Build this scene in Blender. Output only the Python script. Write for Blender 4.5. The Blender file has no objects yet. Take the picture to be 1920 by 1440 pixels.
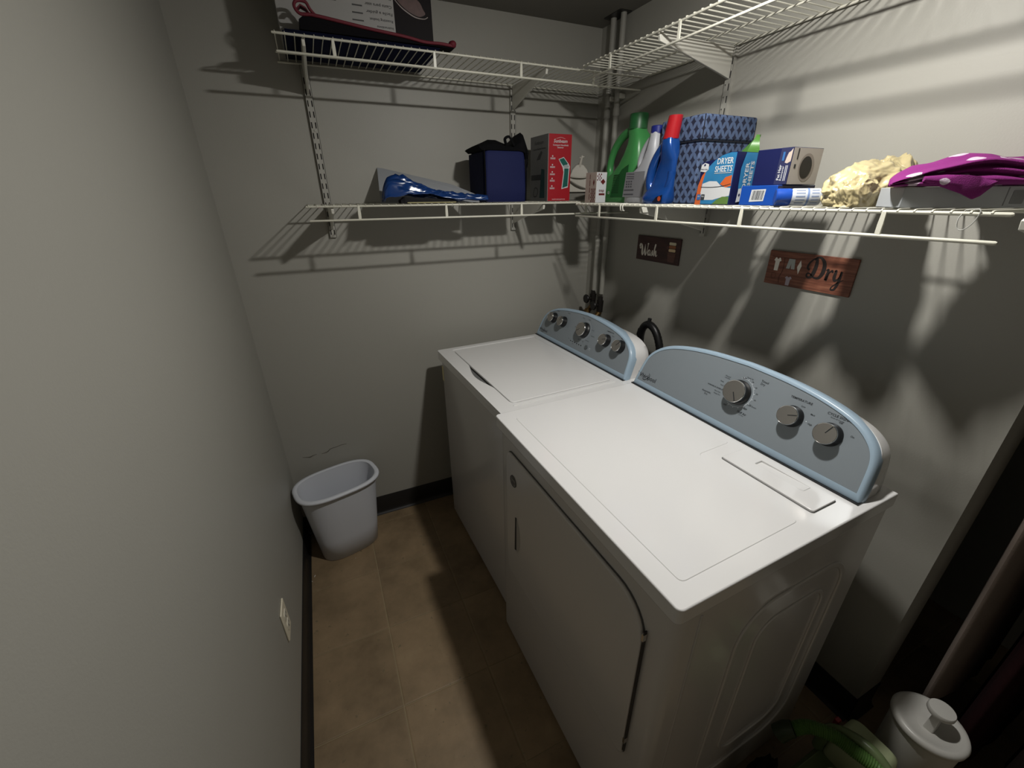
import bpy, bmesh, math, random
from mathutils import Vector, Matrix, noise
random.seed(7)
S = bpy.context.scene
COL = S.collection

# ------------------------------------------------------------------ camera
F_PX = 775.65
cam = bpy.data.cameras.new('camera')
cam.sensor_fit = 'HORIZONTAL'; cam.sensor_width = 36.0
cam.lens = F_PX / 1920 * 36.0
cam.clip_start = 0.02; cam.clip_end = 30
cam_o = bpy.data.objects.new('camera', cam); COL.objects.link(cam_o)
Rv = Vector((0.91073, -0.412914, -0.008508)); Uv = Vector((0.177711, 0.373199, 0.910572)); Fv = Vector((0.372813, 0.830797, -0.413263))
mw = Matrix.Identity(4)
for i in range(3):
    mw[i][0] = Rv[i]; mw[i][1] = Uv[i]; mw[i][2] = -Fv[i]
mw[0][3], mw[1][3], mw[2][3] = -1.27124, -1.85989, 1.52813
cam_o.matrix_world = mw
S.camera = cam_o

# ------------------------------------------------------------------ world, light levels, exposure
wd = bpy.data.worlds.new('world'); S.world = wd; wd.use_nodes = True
wd.node_tree.nodes['Background'].inputs[0].default_value = (0.02, 0.02, 0.022, 1)
wd.node_tree.nodes['Background'].inputs[1].default_value = 1.0
LAMP_POS = (-0.580, -1.240, 2.060)
LAMP_STRENGTH = 1270.0
LAMP_COLOR = (1.0, 0.978, 0.930)
S.view_settings.view_transform = 'Standard'
S.view_settings.look = 'None'
S.view_settings.gamma = 1.0
S.view_settings.use_curve_mapping = False
S.view_settings.exposure = 0.0

# ------------------------------------------------------------------ materials
def lin(c):
    return tuple(((v / 255) / 12.92 if v / 255 <= 0.04045 else ((v / 255 + 0.055) / 1.055) ** 2.4) for v in c)
MATS = {}
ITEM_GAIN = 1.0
def M(name, rgb, rough=0.5, metal=0.0, var=0.0, vscale=8.0, bump=0.0, bscale=120.0, coat=0.0, emit=0.0, alpha=1.0, trans=0.0, sheen=0.0, spec=0.5):
    if name in MATS: return MATS[name]
    m = bpy.data.materials.new(name); m.use_nodes = True
    nt = m.node_tree; b = nt.nodes['Principled BSDF']
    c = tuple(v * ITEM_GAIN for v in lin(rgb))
    b.inputs['Specular IOR Level'].default_value = spec
    b.inputs['Base Color'].default_value = (*c, 1)
    b.inputs['Roughness'].default_value = rough
    b.inputs['Metallic'].default_value = metal
    if coat:
        b.inputs['Coat Weight'].default_value = coat; b.inputs['Coat Roughness'].default_value = 0.12
    if sheen: b.inputs['Sheen Weight'].default_value = sheen
    if trans: b.inputs['Transmission Weight'].default_value = trans
    if alpha < 1: b.inputs['Alpha'].default_value = alpha
    if emit:
        b.inputs['Emission Color'].default_value = (*c, 1); b.inputs['Emission Strength'].default_value = emit
    tc = None
    if var or bump:
        tc = nt.nodes.new('ShaderNodeTexCoord')
    if var:
        n = nt.nodes.new('ShaderNodeTexNoise'); n.inputs['Scale'].default_value = vscale; n.inputs['Detail'].default_value = 5
        nt.links.new(tc.outputs['Object'], n.inputs['Vector'])
        mx = nt.nodes.new('ShaderNodeMix'); mx.data_type = 'RGBA'
        mx.inputs[6].default_value = (*[v * (1 - var) for v in c], 1); mx.inputs[7].default_value = (*[min(1, v * (1 + var)) for v in c], 1)
        nt.links.new(n.outputs['Fac'], mx.inputs[0]); nt.links.new(mx.outputs[2], b.inputs['Base Color'])
    if bump:
        n2 = nt.nodes.new('ShaderNodeTexNoise'); n2.inputs['Scale'].default_value = bscale; n2.inputs['Detail'].default_value = 3
        nt.links.new(tc.outputs['Object'], n2.inputs['Vector'])
        bp = nt.nodes.new('ShaderNodeBump'); bp.inputs['Strength'].default_value = bump; bp.inputs['Distance'].default_value = 0.002
        nt.links.new(n2.outputs['Fac'], bp.inputs['Height']); nt.links.new(bp.outputs['Normal'], b.inputs['Normal'])
    MATS[name] = m
    return m
def nmath(nt, op, a, b=None):
    n = nt.nodes.new('ShaderNodeMath'); n.operation = op
    for i, v in enumerate((a, b)):
        if v is None: continue
        if isinstance(v, (int, float)): n.inputs[i].default_value = v
        else: nt.links.new(v, n.inputs[i])
    return n.outputs[0]
def ramp(nt, src, stops):
    r = nt.nodes.new('ShaderNodeValToRGB'); nt.links.new(src, r.inputs[0])
    e = r.color_ramp.elements
    e[0].position, e[0].color = stops[0][0], (*lin(stops[0][1]), 1)
    e[1].position, e[1].color = stops[-1][0], (*lin(stops[-1][1]), 1)
    for p, c in stops[1:-1]:
        x = e.new(p); x.color = (*lin(c), 1)
    return r.outputs[0]

def tile_material():
    m = bpy.data.materials.new('vinyl_tile'); m.use_nodes = True; nt = m.node_tree; b = nt.nodes['Principled BSDF']
    tc = nt.nodes.new('ShaderNodeTexCoord'); oi = nt.nodes.new('ShaderNodeObjectInfo')
    ge = nt.nodes.new('ShaderNodeNewGeometry')
    n = nt.nodes.new('ShaderNodeTexNoise'); n.inputs['Scale'].default_value = 7; n.inputs['Detail'].default_value = 8; n.inputs['Roughness'].default_value = 0.62
    nt.links.new(ge.outputs['Position'], n.inputs['Vector'])
    v = nmath(nt, 'ADD', nmath(nt, 'MULTIPLY', n.outputs['Fac'], 0.85), nmath(nt, 'MULTIPLY', oi.outputs['Random'], 0.14))
    c = ramp(nt, v, [(0.25, (100, 83, 60)), (0.45, (125, 106, 80)), (0.6, (139, 118, 90)), (0.8, (155, 134, 103))])
    pits = nt.nodes.new('ShaderNodeTexNoise'); pits.inputs['Scale'].default_value = 46; pits.inputs['Detail'].default_value = 4
    nt.links.new(ge.outputs['Position'], pits.inputs['Vector'])
    pm = nmath(nt, 'LESS_THAN', pits.outputs['Fac'], 0.315)
    mx = nt.nodes.new('ShaderNodeMix'); mx.data_type = 'RGBA'; nt.links.new(pm, mx.inputs[0]); nt.links.new(c, mx.inputs[6]); mx.inputs[7].default_value = (*lin((112, 98, 74)), 1)
    nt.links.new(mx.outputs[2], b.inputs['Base Color'])
    b.inputs['Roughness'].default_value = 0.55
    bp = nt.nodes.new('ShaderNodeBump'); bp.inputs['Strength'].default_value = 0.25; bp.inputs['Distance'].default_value = 0.003
    nt.links.new(pits.outputs['Fac'], bp.inputs['Height']); nt.links.new(bp.outputs['Normal'], b.inputs['Normal'])
    return m
def lattice_material():
    # printed fabric: light interlocking petals on navy
    m = bpy.data.materials.new('lattice_fabric'); m.use_nodes = True; nt = m.node_tree; b = nt.nodes['Principled BSDF']
    uv = nt.nodes.new('ShaderNodeUVMap'); sep = nt.nodes.new('ShaderNodeSeparateXYZ'); nt.links.new(uv.outputs[0], sep.inputs[0])
    a = 0.0200
    X = nmath(nt, 'DIVIDE', nmath(nt, 'ADD', sep.outputs[0], nmath(nt, 'MULTIPLY', sep.outputs[1], 0.72)), a * 1.41)
    Y = nmath(nt, 'DIVIDE', nmath(nt, 'SUBTRACT', sep.outputs[0], nmath(nt, 'MULTIPLY', sep.outputs[1], 0.72)), a * 1.41)
    fx = nmath(nt, 'FRACT', nmath(nt, 'ADD', X, 100.0)); fy = nmath(nt, 'FRACT', nmath(nt, 'ADD', Y, 100.0))
    tot = None
    for cx in (0.0, 1.0):
        for cy in (0.0, 1.0):
            dx = nmath(nt, 'SUBTRACT', fx, cx); dy = nmath(nt, 'SUBTRACT', fy, cy)
            d = nmath(nt, 'SQRT', nmath(nt, 'ADD', nmath(nt, 'MULTIPLY', dx, dx), nmath(nt, 'MULTIPLY', dy, dy)))
            k = nmath(nt, 'LESS_THAN', d, 0.73)
            tot = k if tot is None else nmath(nt, 'ADD', tot, k)
    petal = nmath(nt, 'GREATER_THAN', tot, 1.5)
    mx = nt.nodes.new('ShaderNodeMix'); mx.data_type = 'RGBA'; nt.links.new(petal, mx.inputs[0])
    mx.inputs[6].default_value = (*lin((16, 22, 46)), 1); mx.inputs[7].default_value = (*lin((70, 86, 116)), 1)
    nt.links.new(mx.outputs[2], b.inputs['Base Color']); b.inputs['Roughness'].default_value = 0.85
    return m
def dots_material():
    m = bpy.data.materials.new('polka_fleece'); m.use_nodes = True; nt = m.node_tree; b = nt.nodes['Principled BSDF']
    tc = nt.nodes.new('ShaderNodeTexCoord')
    v = nt.nodes.new('ShaderNodeTexVoronoi'); v.inputs['Scale'].default_value = 24; v.inputs['Randomness'].default_value = 0.35
    nt.links.new(tc.outputs['Object'], v.inputs['Vector'])
    k = nmath(nt, 'LESS_THAN', v.outputs['Distance'], 0.31)
    mx = nt.nodes.new('ShaderNodeMix'); mx.data_type = 'RGBA'; nt.links.new(k, mx.inputs[0])
    mx.inputs[6].default_value = (*lin((112, 20, 98)), 1); mx.inputs[7].default_value = (*lin((182, 164, 180)), 1)
    nt.links.new(mx.outputs[2], b.inputs['Base Color']); b.inputs['Roughness'].default_value = 0.95
    n2 = nt.nodes.new('ShaderNodeTexNoise'); n2.inputs['Scale'].default_value = 700
    nt.links.new(tc.outputs['Object'], n2.inputs['Vector'])
    bp = nt.nodes.new('ShaderNodeBump'); bp.inputs['Strength'].default_value = 0.5; bp.inputs['Distance'].default_value = 0.002
    nt.links.new(n2.outputs['Fac'], bp.inputs['Height']); nt.links.new(bp.outputs['Normal'], b.inputs['Normal'])
    return m
def wood_material(name, dark, mid, light):
    m = bpy.data.materials.new(name); m.use_nodes = True; nt = m.node_tree; b = nt.nodes['Principled BSDF']
    tc = nt.nodes.new('ShaderNodeTexCoord'); mp = nt.nodes.new('ShaderNodeMapping'); mp.inputs['Scale'].default_value = (6, 6, 90)
    nt.links.new(tc.outputs['Object'], mp.inputs['Vector'])
    n = nt.nodes.new('ShaderNodeTexNoise'); n.inputs['Scale'].default_value = 1.6; n.inputs['Detail'].default_value = 6
    nt.links.new(mp.outputs[0], n.inputs['Vector'])
    c = ramp(nt, n.outputs['Fac'], [(0.3, dark), (0.5, mid), (0.72, light)])
    nt.links.new(c, b.inputs['Base Color']); b.inputs['Roughness'].default_value = 0.5
    return m

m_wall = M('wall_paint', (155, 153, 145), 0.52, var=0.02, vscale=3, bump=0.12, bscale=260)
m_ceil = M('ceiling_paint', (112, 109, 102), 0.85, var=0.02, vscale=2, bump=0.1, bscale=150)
m_pipe = M('pipe_paint', (150, 148, 140), 0.55)
m_base = M('black_cove_base', (26, 25, 25), 0.45)
m_tile = tile_material()
m_grout = M('floor_adhesive', (150, 136, 106), 0.8, var=0.15, vscale=20)
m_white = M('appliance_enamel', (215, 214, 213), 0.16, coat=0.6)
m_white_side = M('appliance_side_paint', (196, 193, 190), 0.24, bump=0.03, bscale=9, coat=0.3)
m_trim = M('console_trim_blue', (150, 170, 186), 0.32)
m_panel = M('console_panel_grey', (132, 140, 146), 0.36, metal=0.2)
m_knob = M('knob_face', (150, 147, 142), 0.3, metal=0.75)
m_chrome = M('chrome_ring', (214, 212, 208), 0.12, metal=1.0)
m_black = M('black_plastic', (18, 18, 19), 0.4)
m_ink = M('dark_print', (26, 29, 34), 0.6)
m_inkw = M('light_print', (206, 212, 218), 0.6)
m_gap = M('shadow_gap', (92, 92, 91), 0.8)
m_wire = M('white_vinyl_wire', (204, 202, 188), 0.38)
m_steel_w = M('white_powder_coat', (200, 198, 188), 0.42)
m_bin = M('grey_plastic', (204, 207, 214), 0.42)
m_upright = M('upright_paint', (164, 162, 154), 0.45)
m_plate = M('outlet_plastic', (222, 214, 192), 0.4)
m_brass = M('brass', (104, 82, 46), 0.5, metal=0.7)
m_darkmetal = M('dark_valve_metal', (40, 37, 34), 0.45, metal=0.4)

# ------------------------------------------------------------------ mesh helpers
class B:
    def __init__(s): s.v = []; s.f = []; s.uv = None
    def add(s, vs, fs):
        o = len(s.v); s.v += [tuple(v) for v in vs]; s.f += [tuple(i + o for i in f) for f in fs]; return s
    def box(s, x0, x1, y0, y1, z0, z1):
        vs = [(x, y, z) for z in (z0, z1) for y in (y0, y1) for x in (x0, x1)]
        return s.add(vs, [(0, 2, 3, 1), (4, 5, 7, 6), (0, 1, 5, 4), (2, 6, 7, 3), (0, 4, 6, 2), (1, 3, 7, 5)])
    def prism(s, poly, a, b, T=None):
        """extrude a 2D polygon between heights a and b, T maps (u, v, n) to a point"""
        T = T or (lambda u, v, n: (u, v, n)); n = len(poly)
        vs = [T(u, v, a) for u, v in poly] + [T(u, v, b) for u, v in poly]
        fs = [tuple(reversed(range(n))), tuple(range(n, 2 * n))] + [(i, (i + 1) % n, n + (i + 1) % n, n + i) for i in range(n)]
        return s.add(vs, fs)
    def flat(s, poly, n, T):
        return s.add([T(u, v, n) for u, v in poly], [tuple(range(len(poly)))])
    def ring(s, outer, inner, a, b, T):
        n = len(outer)
        vs = [T(u, v, a) for u, v in outer] + [T(u, v, b) for u, v in outer] + [T(u, v, a) for u, v in inner] + [T(u, v, b) for u, v in inner]
        fs = []
        for i in range(n):
            j = (i + 1) % n
            fs += [(i, j, n + j, n + i), (n + i, n + j, 3 * n + j, 3 * n + i), (2 * n + j, 2 * n + i, 3 * n + i, 3 * n + j), (j, i, 2 * n + i, 2 * n + j)]
        return s.add(vs, fs)
    def tube(s, pts, r, n=8, caps=True, flat=1.0):
        pts = [Vector(p) for p in pts]; rs = r if isinstance(r, (list, tuple)) else [r] * len(pts)
        base = len(s.v); up = None
        for i, p in enumerate(pts):
            d = (pts[min(i + 1, len(pts) - 1)] - pts[max(i - 1, 0)]).normalized()
            if up is None:
                up = d.orthogonal().normalized()
            up = (up - d * up.dot(d)).normalized(); sd = d.cross(up)
            for k in range(n):
                t = 2 * math.pi * k / n
                s.v.append(tuple(p + (up * math.cos(t) + sd * math.sin(t) * flat) * rs[i]))
        for i in range(len(pts) - 1):
            for k in range(n):
                a = base + i * n + k; b2 = base + i * n + (k + 1) % n
                s.f.append((a, b2, b2 + n, a + n))
        if caps:
            s.f.append(tuple(base + k for k in reversed(range(n)))); e = base + (len(pts) - 1) * n
            s.f.append(tuple(e + k for k in range(n)))
        return s
    def lathe(s, prof, n=32, T=None, cap=True):
        T = T or (lambda x, y, z: (x, y, z)); base = len(s.v)
        for r, z in prof:
            for k in range(n):
                t = 2 * math.pi * k / n; s.v.append(tuple(T(r * math.cos(t), r * math.sin(t), z)))
        for i in range(len(prof) - 1):
            for k in range(n):
                a = base + i * n + k; b2 = base + i * n + (k + 1) % n; s.f.append((a, b2, b2 + n, a + n))
        if cap:
            s.f.append(tuple(base + k for k in reversed(range(n)))); e = base + (len(prof) - 1) * n
            s.f.append(tuple(e + k for k in range(n)))
        return s
    def loft(s, secs, cap=True, closed=True):
        n = len(secs[0]); base = len(s.v)
        for sec in secs: s.v += [tuple(p) for p in sec]
        for i in range(len(secs) - 1):
            for k in range(n if closed else n - 1):
                a = base + i * n + k; b2 = base + i * n + (k + 1) % n; s.f.append((a, b2, b2 + n, a + n))
        if cap:
            s.f.append(tuple(base + k for k in reversed(range(n)))); e = base + (len(secs) - 1) * n
            s.f.append(tuple(e + k for k in range(n)))
        return s
    def mesh(s, name):
        me = bpy.data.meshes.new(name); me.from_pydata(s.v, [], s.f); me.validate()
        bm = bmesh.new(); bm.from_mesh(me); bmesh.ops.recalc_face_normals(bm, faces=bm.faces); bm.to_mesh(me); bm.free()
        return me
    def build(s, name, mat, parent=None, smooth=None, bevel=0.0, seg=2, sub=0):
        me = s.mesh(name); me.materials.append(mat)
        if smooth is not None:
            me.shade_smooth()
            if smooth < 179: me.set_sharp_from_angle(angle=math.radians(smooth))
        o = bpy.data.objects.new(name, me); COL.objects.link(o)
        if parent: o.parent = parent
        if bevel:
            md = o.modifiers.new('bevel', 'BEVEL'); md.width = bevel; md.segments = seg; md.limit_method = 'ANGLE'; md.angle_limit = math.radians(40)
            if smooth is None:
                me.shade_smooth(); me.set_sharp_from_angle(angle=math.radians(50))
        if sub:
            md = o.modifiers.new('sub', 'SUBSURF'); md.levels = sub; md.render_levels = sub
        return o
def tag(o, label, cat, group=None):
    o['label'] = label; o['category'] = cat
    if group: o['group'] = group
    return o
def struct(o): o['kind'] = 'structure'; return o
def thing(name, label, cat, loc=(0, 0, 0), rz=0.0, group=None, rot=None):
    o = bpy.data.objects.new(name, None); COL.objects.link(o); o.empty_display_size = 0.05
    o.location = loc; o.rotation_euler = rot or (0, 0, rz)
    return tag(o, label, cat, group)
def inst(src, name, parent, loc=(0, 0, 0), rot=(0, 0, 0)):
    o = bpy.data.objects.new(name, src.data); COL.objects.link(o); o.parent = parent; o.location = loc; o.rotation_euler = rot
    return o
def rrect(x0, x1, y0, y1, r, n=5):
    rs = r if isinstance(r, (list, tuple)) else [r] * 4
    out = []
    for (cx, cy, a0), rr in zip([(x1, y1, 0), (x0, y1, 90), (x0, y0, 180), (x1, y0, 270)], rs):
        sx = -1 if cx == x1 else 1; sy = -1 if cy == y1 else 1
        for k in range(n + 1):
            t = math.radians(a0 + 90 * k / n)
            out.append((cx + sx * rr + rr * math.cos(t), cy + sy * rr + rr * math.sin(t)))
    return out
def circ(cx, cy, r, n=24, ry=None):
    return [(cx + r * math.cos(2 * math.pi * k / n), cy + (ry or r) * math.sin(2 * math.pi * k / n)) for k in range(n)]
def spline(pts, n=8, closed=False):
    """Catmull-Rom through points of any dimension"""
    P = [Vector(p) for p in pts]; out = []; L = len(P)
    rng = range(L) if closed else range(L - 1)
    for i in rng:
        if closed: a, b, c, d = P[(i - 1) % L], P[i], P[(i + 1) % L], P[(i + 2) % L]
        else: a, b, c, d = P[max(i - 1, 0)], P[i], P[i + 1], P[min(i + 2, L - 1)]
        for k in range(n):
            t = k / n
            out.append(0.5 * ((2 * b) + (c - a) * t + (2 * a - 5 * b + 4 * c - d) * t * t + (3 * b - a - 3 * c + d) * t ** 3))
    if not closed: out.append(P[-1])
    return out
def frame(O, U, V):
    O, U, V = Vector(O), Vector(U).normalized(), Vector(V).normalized(); N = U.cross(V)
    return lambda u, v, n=0.0: O + U * u + V * v + N * n
_txt = {}
def text_geo(txt, bold=0.0):
    k = (txt, bold)
    if k not in _txt:
        c = bpy.data.curves.new('t', 'FONT'); c.body = txt; c.size = 1.0; c.resolution_u = 2; c.offset = bold
        o = bpy.data.objects.new('t', c); COL.objects.link(o)
        dg = bpy.context.evaluated_depsgraph_get(); me = o.evaluated_get(dg).to_mesh()
        vs = [tuple(v.co[:2]) for v in me.vertices]; fs = [tuple(p.vertices) for p in me.polygons]
        o.evaluated_get(dg).to_mesh_clear(); bpy.data.objects.remove(o); bpy.data.curves.remove(c)
        _txt[k] = (vs, fs)
    return _txt[k]
def put_text(b, txt, T, u, v, h, width=None, rot=0.0, shear=0.0, n=0.0004, bold=0.0, align='c'):
    """flat lettering: cap height h, centred at (u, v) of the face frame T"""
    vs, fs = text_geo(txt, bold)
    xs = [p[0] for p in vs]; x0, x1 = min(xs), max(xs); s = h / 0.70
    sx = s if width is None else width / max(1e-6, x1 - x0)
    off = {'c': (x0 + x1) / 2, 'l': x0, 'r': x1}[align]
    c, sn = math.cos(rot), math.sin(rot); out = []
    for x, y in vs:
        a = (x - off) * sx + shear * (y - 0.35) * s; d = (y - 0.35) * s
        out.append(T(u + a * c - d * sn, v + a * sn + d * c, n))
    b.add(out, fs); return b
def ribbon(b, pts, T, n=0.0006, k=8):
    """brush stroke on a face: pts = (u, v, width)"""
    P = spline(pts, k); m = len(P); L = []; R = []
    for i, p in enumerate(P):
        d = Vector((P[min(i + 1, m - 1)][0] - P[max(i - 1, 0)][0], P[min(i + 1, m - 1)][1] - P[max(i - 1, 0)][1]))
        if d.length < 1e-9: d = Vector((1, 0))
        d.normalize(); w = p[2] / 2
        L.append(T(p[0] - d.y * w, p[1] + d.x * w, n)); R.append(T(p[0] + d.y * w, p[1] - d.x * w, n))
    b.add(L + R, [(i, i + 1, m + i + 1, m + i) for i in range(m - 1)]); return b
def crumple(o_name, mat, parent, size, amp=0.25, freq=3.0, sub=4, seed=0.0, flatten=True, ridged=True, shape=None):
    bm = bmesh.new(); bmesh.ops.create_icosphere(bm, subdivisions=sub, radius=1.0)
    for v in bm.verts:
        d = v.co.normalized(); q = d * freq + Vector((seed, seed * 1.7, -seed))
        h = noise.fractal(q, 1.0, 2.0, 4)
        if ridged: h = 0.5 - abs(h) * 1.2
        r = 1 + amp * h
        p = Vector((d.x * r * size[0], d.y * r * size[1], d.z * r * size[2]))
        if shape: p = Vector(shape(p))
        if flatten: p.z = max(p.z, -size[2] * 0.55)
        v.co = p
    zmin = min(v.co.z for v in bm.verts)
    for v in bm.verts: v.co.z -= zmin
    me = bpy.data.meshes.new(o_name); bm.to_mesh(me); bm.free(); me.materials.append(mat); me.shade_smooth()
    o = bpy.data.objects.new(o_name, me); COL.objects.link(o); o.parent = parent
    return o

# ------------------------------------------------------------------ room shell
W = 1.5635; H = 2.172; YE = -1.603; YF = -2.42; XA = 0.78; T_ = 0.10
def plain(name, box, mat):
    b = B(); b.box(*box); return struct(b.build(name, mat))
floor = plain('floor', (-W - T_, XA + T_, YF - T_, T_, -0.08, -0.0022), m_grout)
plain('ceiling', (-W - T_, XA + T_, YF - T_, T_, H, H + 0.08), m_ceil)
plain('wall_back', (-W - T_, T_, 0.0, T_, 0, H), m_wall)
plain('wall_left', (-W - T_, -W, YF - T_, 0.0, 0, H), m_wall)
plain('wall_right', (0.0, T_ + 0.02, YE, 0.0, 0, H), m_wall)
YA = -0.95
plain('wall_alcove', (XA, XA + T_, YF - T_, YA + T_, 0, H), m_wall)
plain('wall_alcove_side', (T_ + 0.02, XA, YA, YA + T_, 0, H), m_wall)
# front wall behind the camera with a doorway
b = B(); b.box(-W, -1.50, YF - T_, YF, 0, H); b.box(-0.66, XA, YF - T_, YF, 0, H); b.box(-1.50, -0.66, YF - T_, YF, 2.03, H)
struct(b.build('wall_front', m_wall))
b = B(); b.box(-1.50, -0.66, YF - 0.06, YF - 0.02, 0.008, 2.03)
d1 = struct(b.build('door_1', M('door_paint', (150, 140, 122), 0.5), bevel=0.003))
b = B()
for (u0, u1, v0, v1) in [(-1.40, -1.12, 0.18, 0.9), (-1.04, -0.76, 0.18, 0.9), (-1.40, -1.12, 1.05, 1.88), (-1.04, -0.76, 1.05, 1.88)]:
    b.box(u0, u1, YF - 0.02, YF - 0.012, v0, v1)
b.build('door_panel', M('door_paint', (150, 140, 122)), d1, bevel=0.004)
B().tube([(-0.72, YF - 0.02, 1.0), (-0.72, YF + 0.04, 1.0)], [0.012, 0.026], 16).build('door_handle', m_brass, d1, smooth=40)

# vinyl tiles, each one a piece
TS = 0.2995; tiles = []
GX = -1.2752; GY = -0.677
i0 = math.floor((-W - GX) / TS); i1 = math.ceil((XA - GX) / TS); j0 = math.floor((YF - GY) / TS); j1 = math.ceil((0 - GY) / TS)
tmesh = {}
for i in range(i0, i1):
    for j in range(j0, j1):
        x0 = max(GX + i * TS, -W); x1 = min(GX + (i + 1) * TS, XA); y0 = max(GY + j * TS, YF); y1 = min(GY + (j + 1) * TS, 0)
        if x1 - x0 < 0.01 or y1 - y0 < 0.01 or (x0 > 0.12 and y0 > YA): continue
        key = (round(x1 - x0, 3), round(y1 - y0, 3)); g = 0.0014; w, d = x1 - x0, y1 - y0
        if key not in tmesh:
            bb = B(); e = 0.0045
            bb.loft([[(g, g, -0.0022), (w - g, g, -0.0022), (w - g, d - g, -0.0022), (g, d - g, -0.0022)], [(g, g, -0.0008), (w - g, g, -0.0008), (w - g, d - g, -0.0008), (g, d - g, -0.0008)],
                     [(g + e, g + e, 0), (w - g - e, g + e, 0), (w - g - e, d - g - e, 0), (g + e, d - g - e, 0)]])
            o = bb.build('tile', m_tile, floor); tmesh[key] = o; o.location = (x0, y0, 0)
        else:
            o = inst(tmesh[key], 'tile', floor, (x0, y0, 0))
        o.rotation_euler.z = 0

# cove base
BBH = 0.108
def cove(name, p0, p1, nrm):
    p0, p1, nrm = Vector(p0), Vector(p1), Vector(nrm)
    prof = [(0.0, 0.0), (0.016, 0.0), (0.0155, 0.002), (0.009, 0.006), (0.0045, 0.016), (0.0035, 0.03), (0.0035, BBH - 0.003), (0.002, BBH), (0.0, BBH)]
    return struct(B().loft([[p + nrm * a + Vector((0, 0, z + 0.0002)) for a, z in prof] for p in (p0, p1)]).build(name, m_base, smooth=50))
cove('baseboard_left', (-W, YF, 0), (-W, 0, 0), (1, 0, 0))
cove('baseboard_back', (-W, 0, 0), (0, 0, 0), (0, -1, 0))
cove('baseboard_right', (0, 0, 0), (0, YE, 0), (-1, 0, 0))
cove('baseboard_alcove', (0, YE, 0), (T_ + 0.02, YE, 0), (0, -1, 0))

# ------------------------------------------------------------------ ceiling lamp (above the frame)
lamp = thing('ceiling_lamp', 'small round flush ceiling light with a shallow frosted dome', 'lamp', (LAMP_POS[0], LAMP_POS[1], H))
bz = LAMP_POS[2] - H
B().lathe([(0.001, 0), (0.068, 0), (0.068, -0.016), (0.045, -0.024), (0.042, bz + 0.008), (0.039, bz + 0.006), (0.036, bz + 0.006), (0.035, bz + 0.010), (0.001, bz + 0.010)], 36).build('housing', M('lamp_housing', (220, 218, 212), 0.4), lamp, smooth=40)
mb = bpy.data.materials.new('lit_dome'); mb.use_nodes = True
e = mb.node_tree.nodes.new('ShaderNodeEmission'); e.inputs[0].default_value = (*LAMP_COLOR, 1); e.inputs[1].default_value = LAMP_STRENGTH
mb.node_tree.links.new(e.outputs[0], mb.node_tree.nodes['Material Output'].inputs[0])
B().lathe([(r_, bz + 0.006 - z_) for r_, z_ in ((0.033, 0.0), (0.0325, 0.004), (0.0285, 0.0075), (0.0215, 0.0102), (0.0115, 0.0117), (0.001, 0.012))], 28, cap=False).build('dome', mb, lamp, smooth=179)

# ------------------------------------------------------------------ wire shelving
SD = 0.303; LIP = 0.0415; WP = 0.0248
ZU, ZLB, ZLR = 1.9395, 1.5025, 1.4962
wire_src = None
def wire_shelf(label, L, loc, rz, struts, hook_side=1):
    global wire_src
    t = thing('wire_shelf', label, 'shelf', loc, rz)
    R1 = 0.0033
    def rod(name, y, z, x0=0.0, x1=None, r=R1):
        x1 = L if x1 is None else x1
        e = 0.0025
        return B().tube([(x0, y, z), (x0 + e, y, z), (x1 - e, y, z), (x1, y, z)], [r * 0.6, r, r, r * 0.6], 8).build(name, m_wire, t, smooth=50)
    rod('front_rod', -SD, 0); rod('lip_rod', -SD - 0.002, -LIP, 0.004, L - 0.004); rod('back_rod', -0.006, 0); rod('middle_rod', -SD * 0.40, -0.0005, r=0.0028)
    if wire_src is None:
        b = B(); b.tube([(0, -0.003, 0.0045), (0, -SD + 0.004, 0.0045), (0, -SD - 0.0015, 0.0040), (0, -SD - 0.0035, 0.001)], 0.0016, 6)
        wire_src = b.build('cross_wire', m_wire, t, smooth=50); wire_src.location.x = 0.008; k0 = 1
    else: k0 = 0
    n = int((L - 0.016) / WP) + 1
    for k in range(k0, n): inst(wire_src, 'cross_wire', t, (0.008 + k * WP, 0, 0))
    for s in struts:
        b = B(); T = lambda u, v, n: (s + u, -SD - 0.001 + n, v)
        b.prism([(-0.0035, 0.001), (0.0035, 0.001), (0.0048, -LIP * 0.5), (0.0048, -LIP), (-0.0048, -LIP), (-0.0048, -LIP * 0.5)], -0.0035, 0.0005, T)
        b.build('lip_strut', m_wire, t, bevel=0.0008)
    return t
XL = -1.2785
wire_shelf('lower white wire shelf on the back wall, holding the navy lunch bag', 1.268, (XL, 0, ZLB), 0, [0.158, 0.455, 0.752, 1.045])
wire_shelf('upper white wire shelf on the back wall, holding the printed carton', 1.268, (XL, 0, ZU), 0, [0.155, 0.450, 0.750, 1.045])
wire_shelf('lower white wire shelf above the appliances, lined with detergent bottles', 1.222, (0, -0.337, ZLR), -math.pi / 2, [0.163, 0.460, 0.755, 1.055])
wire_shelf('empty upper white wire shelf above the detergent bottles', 1.222, (0, -0.337, ZU), -math.pi / 2, [0.163, 0.460, 0.755, 1.055])

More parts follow.
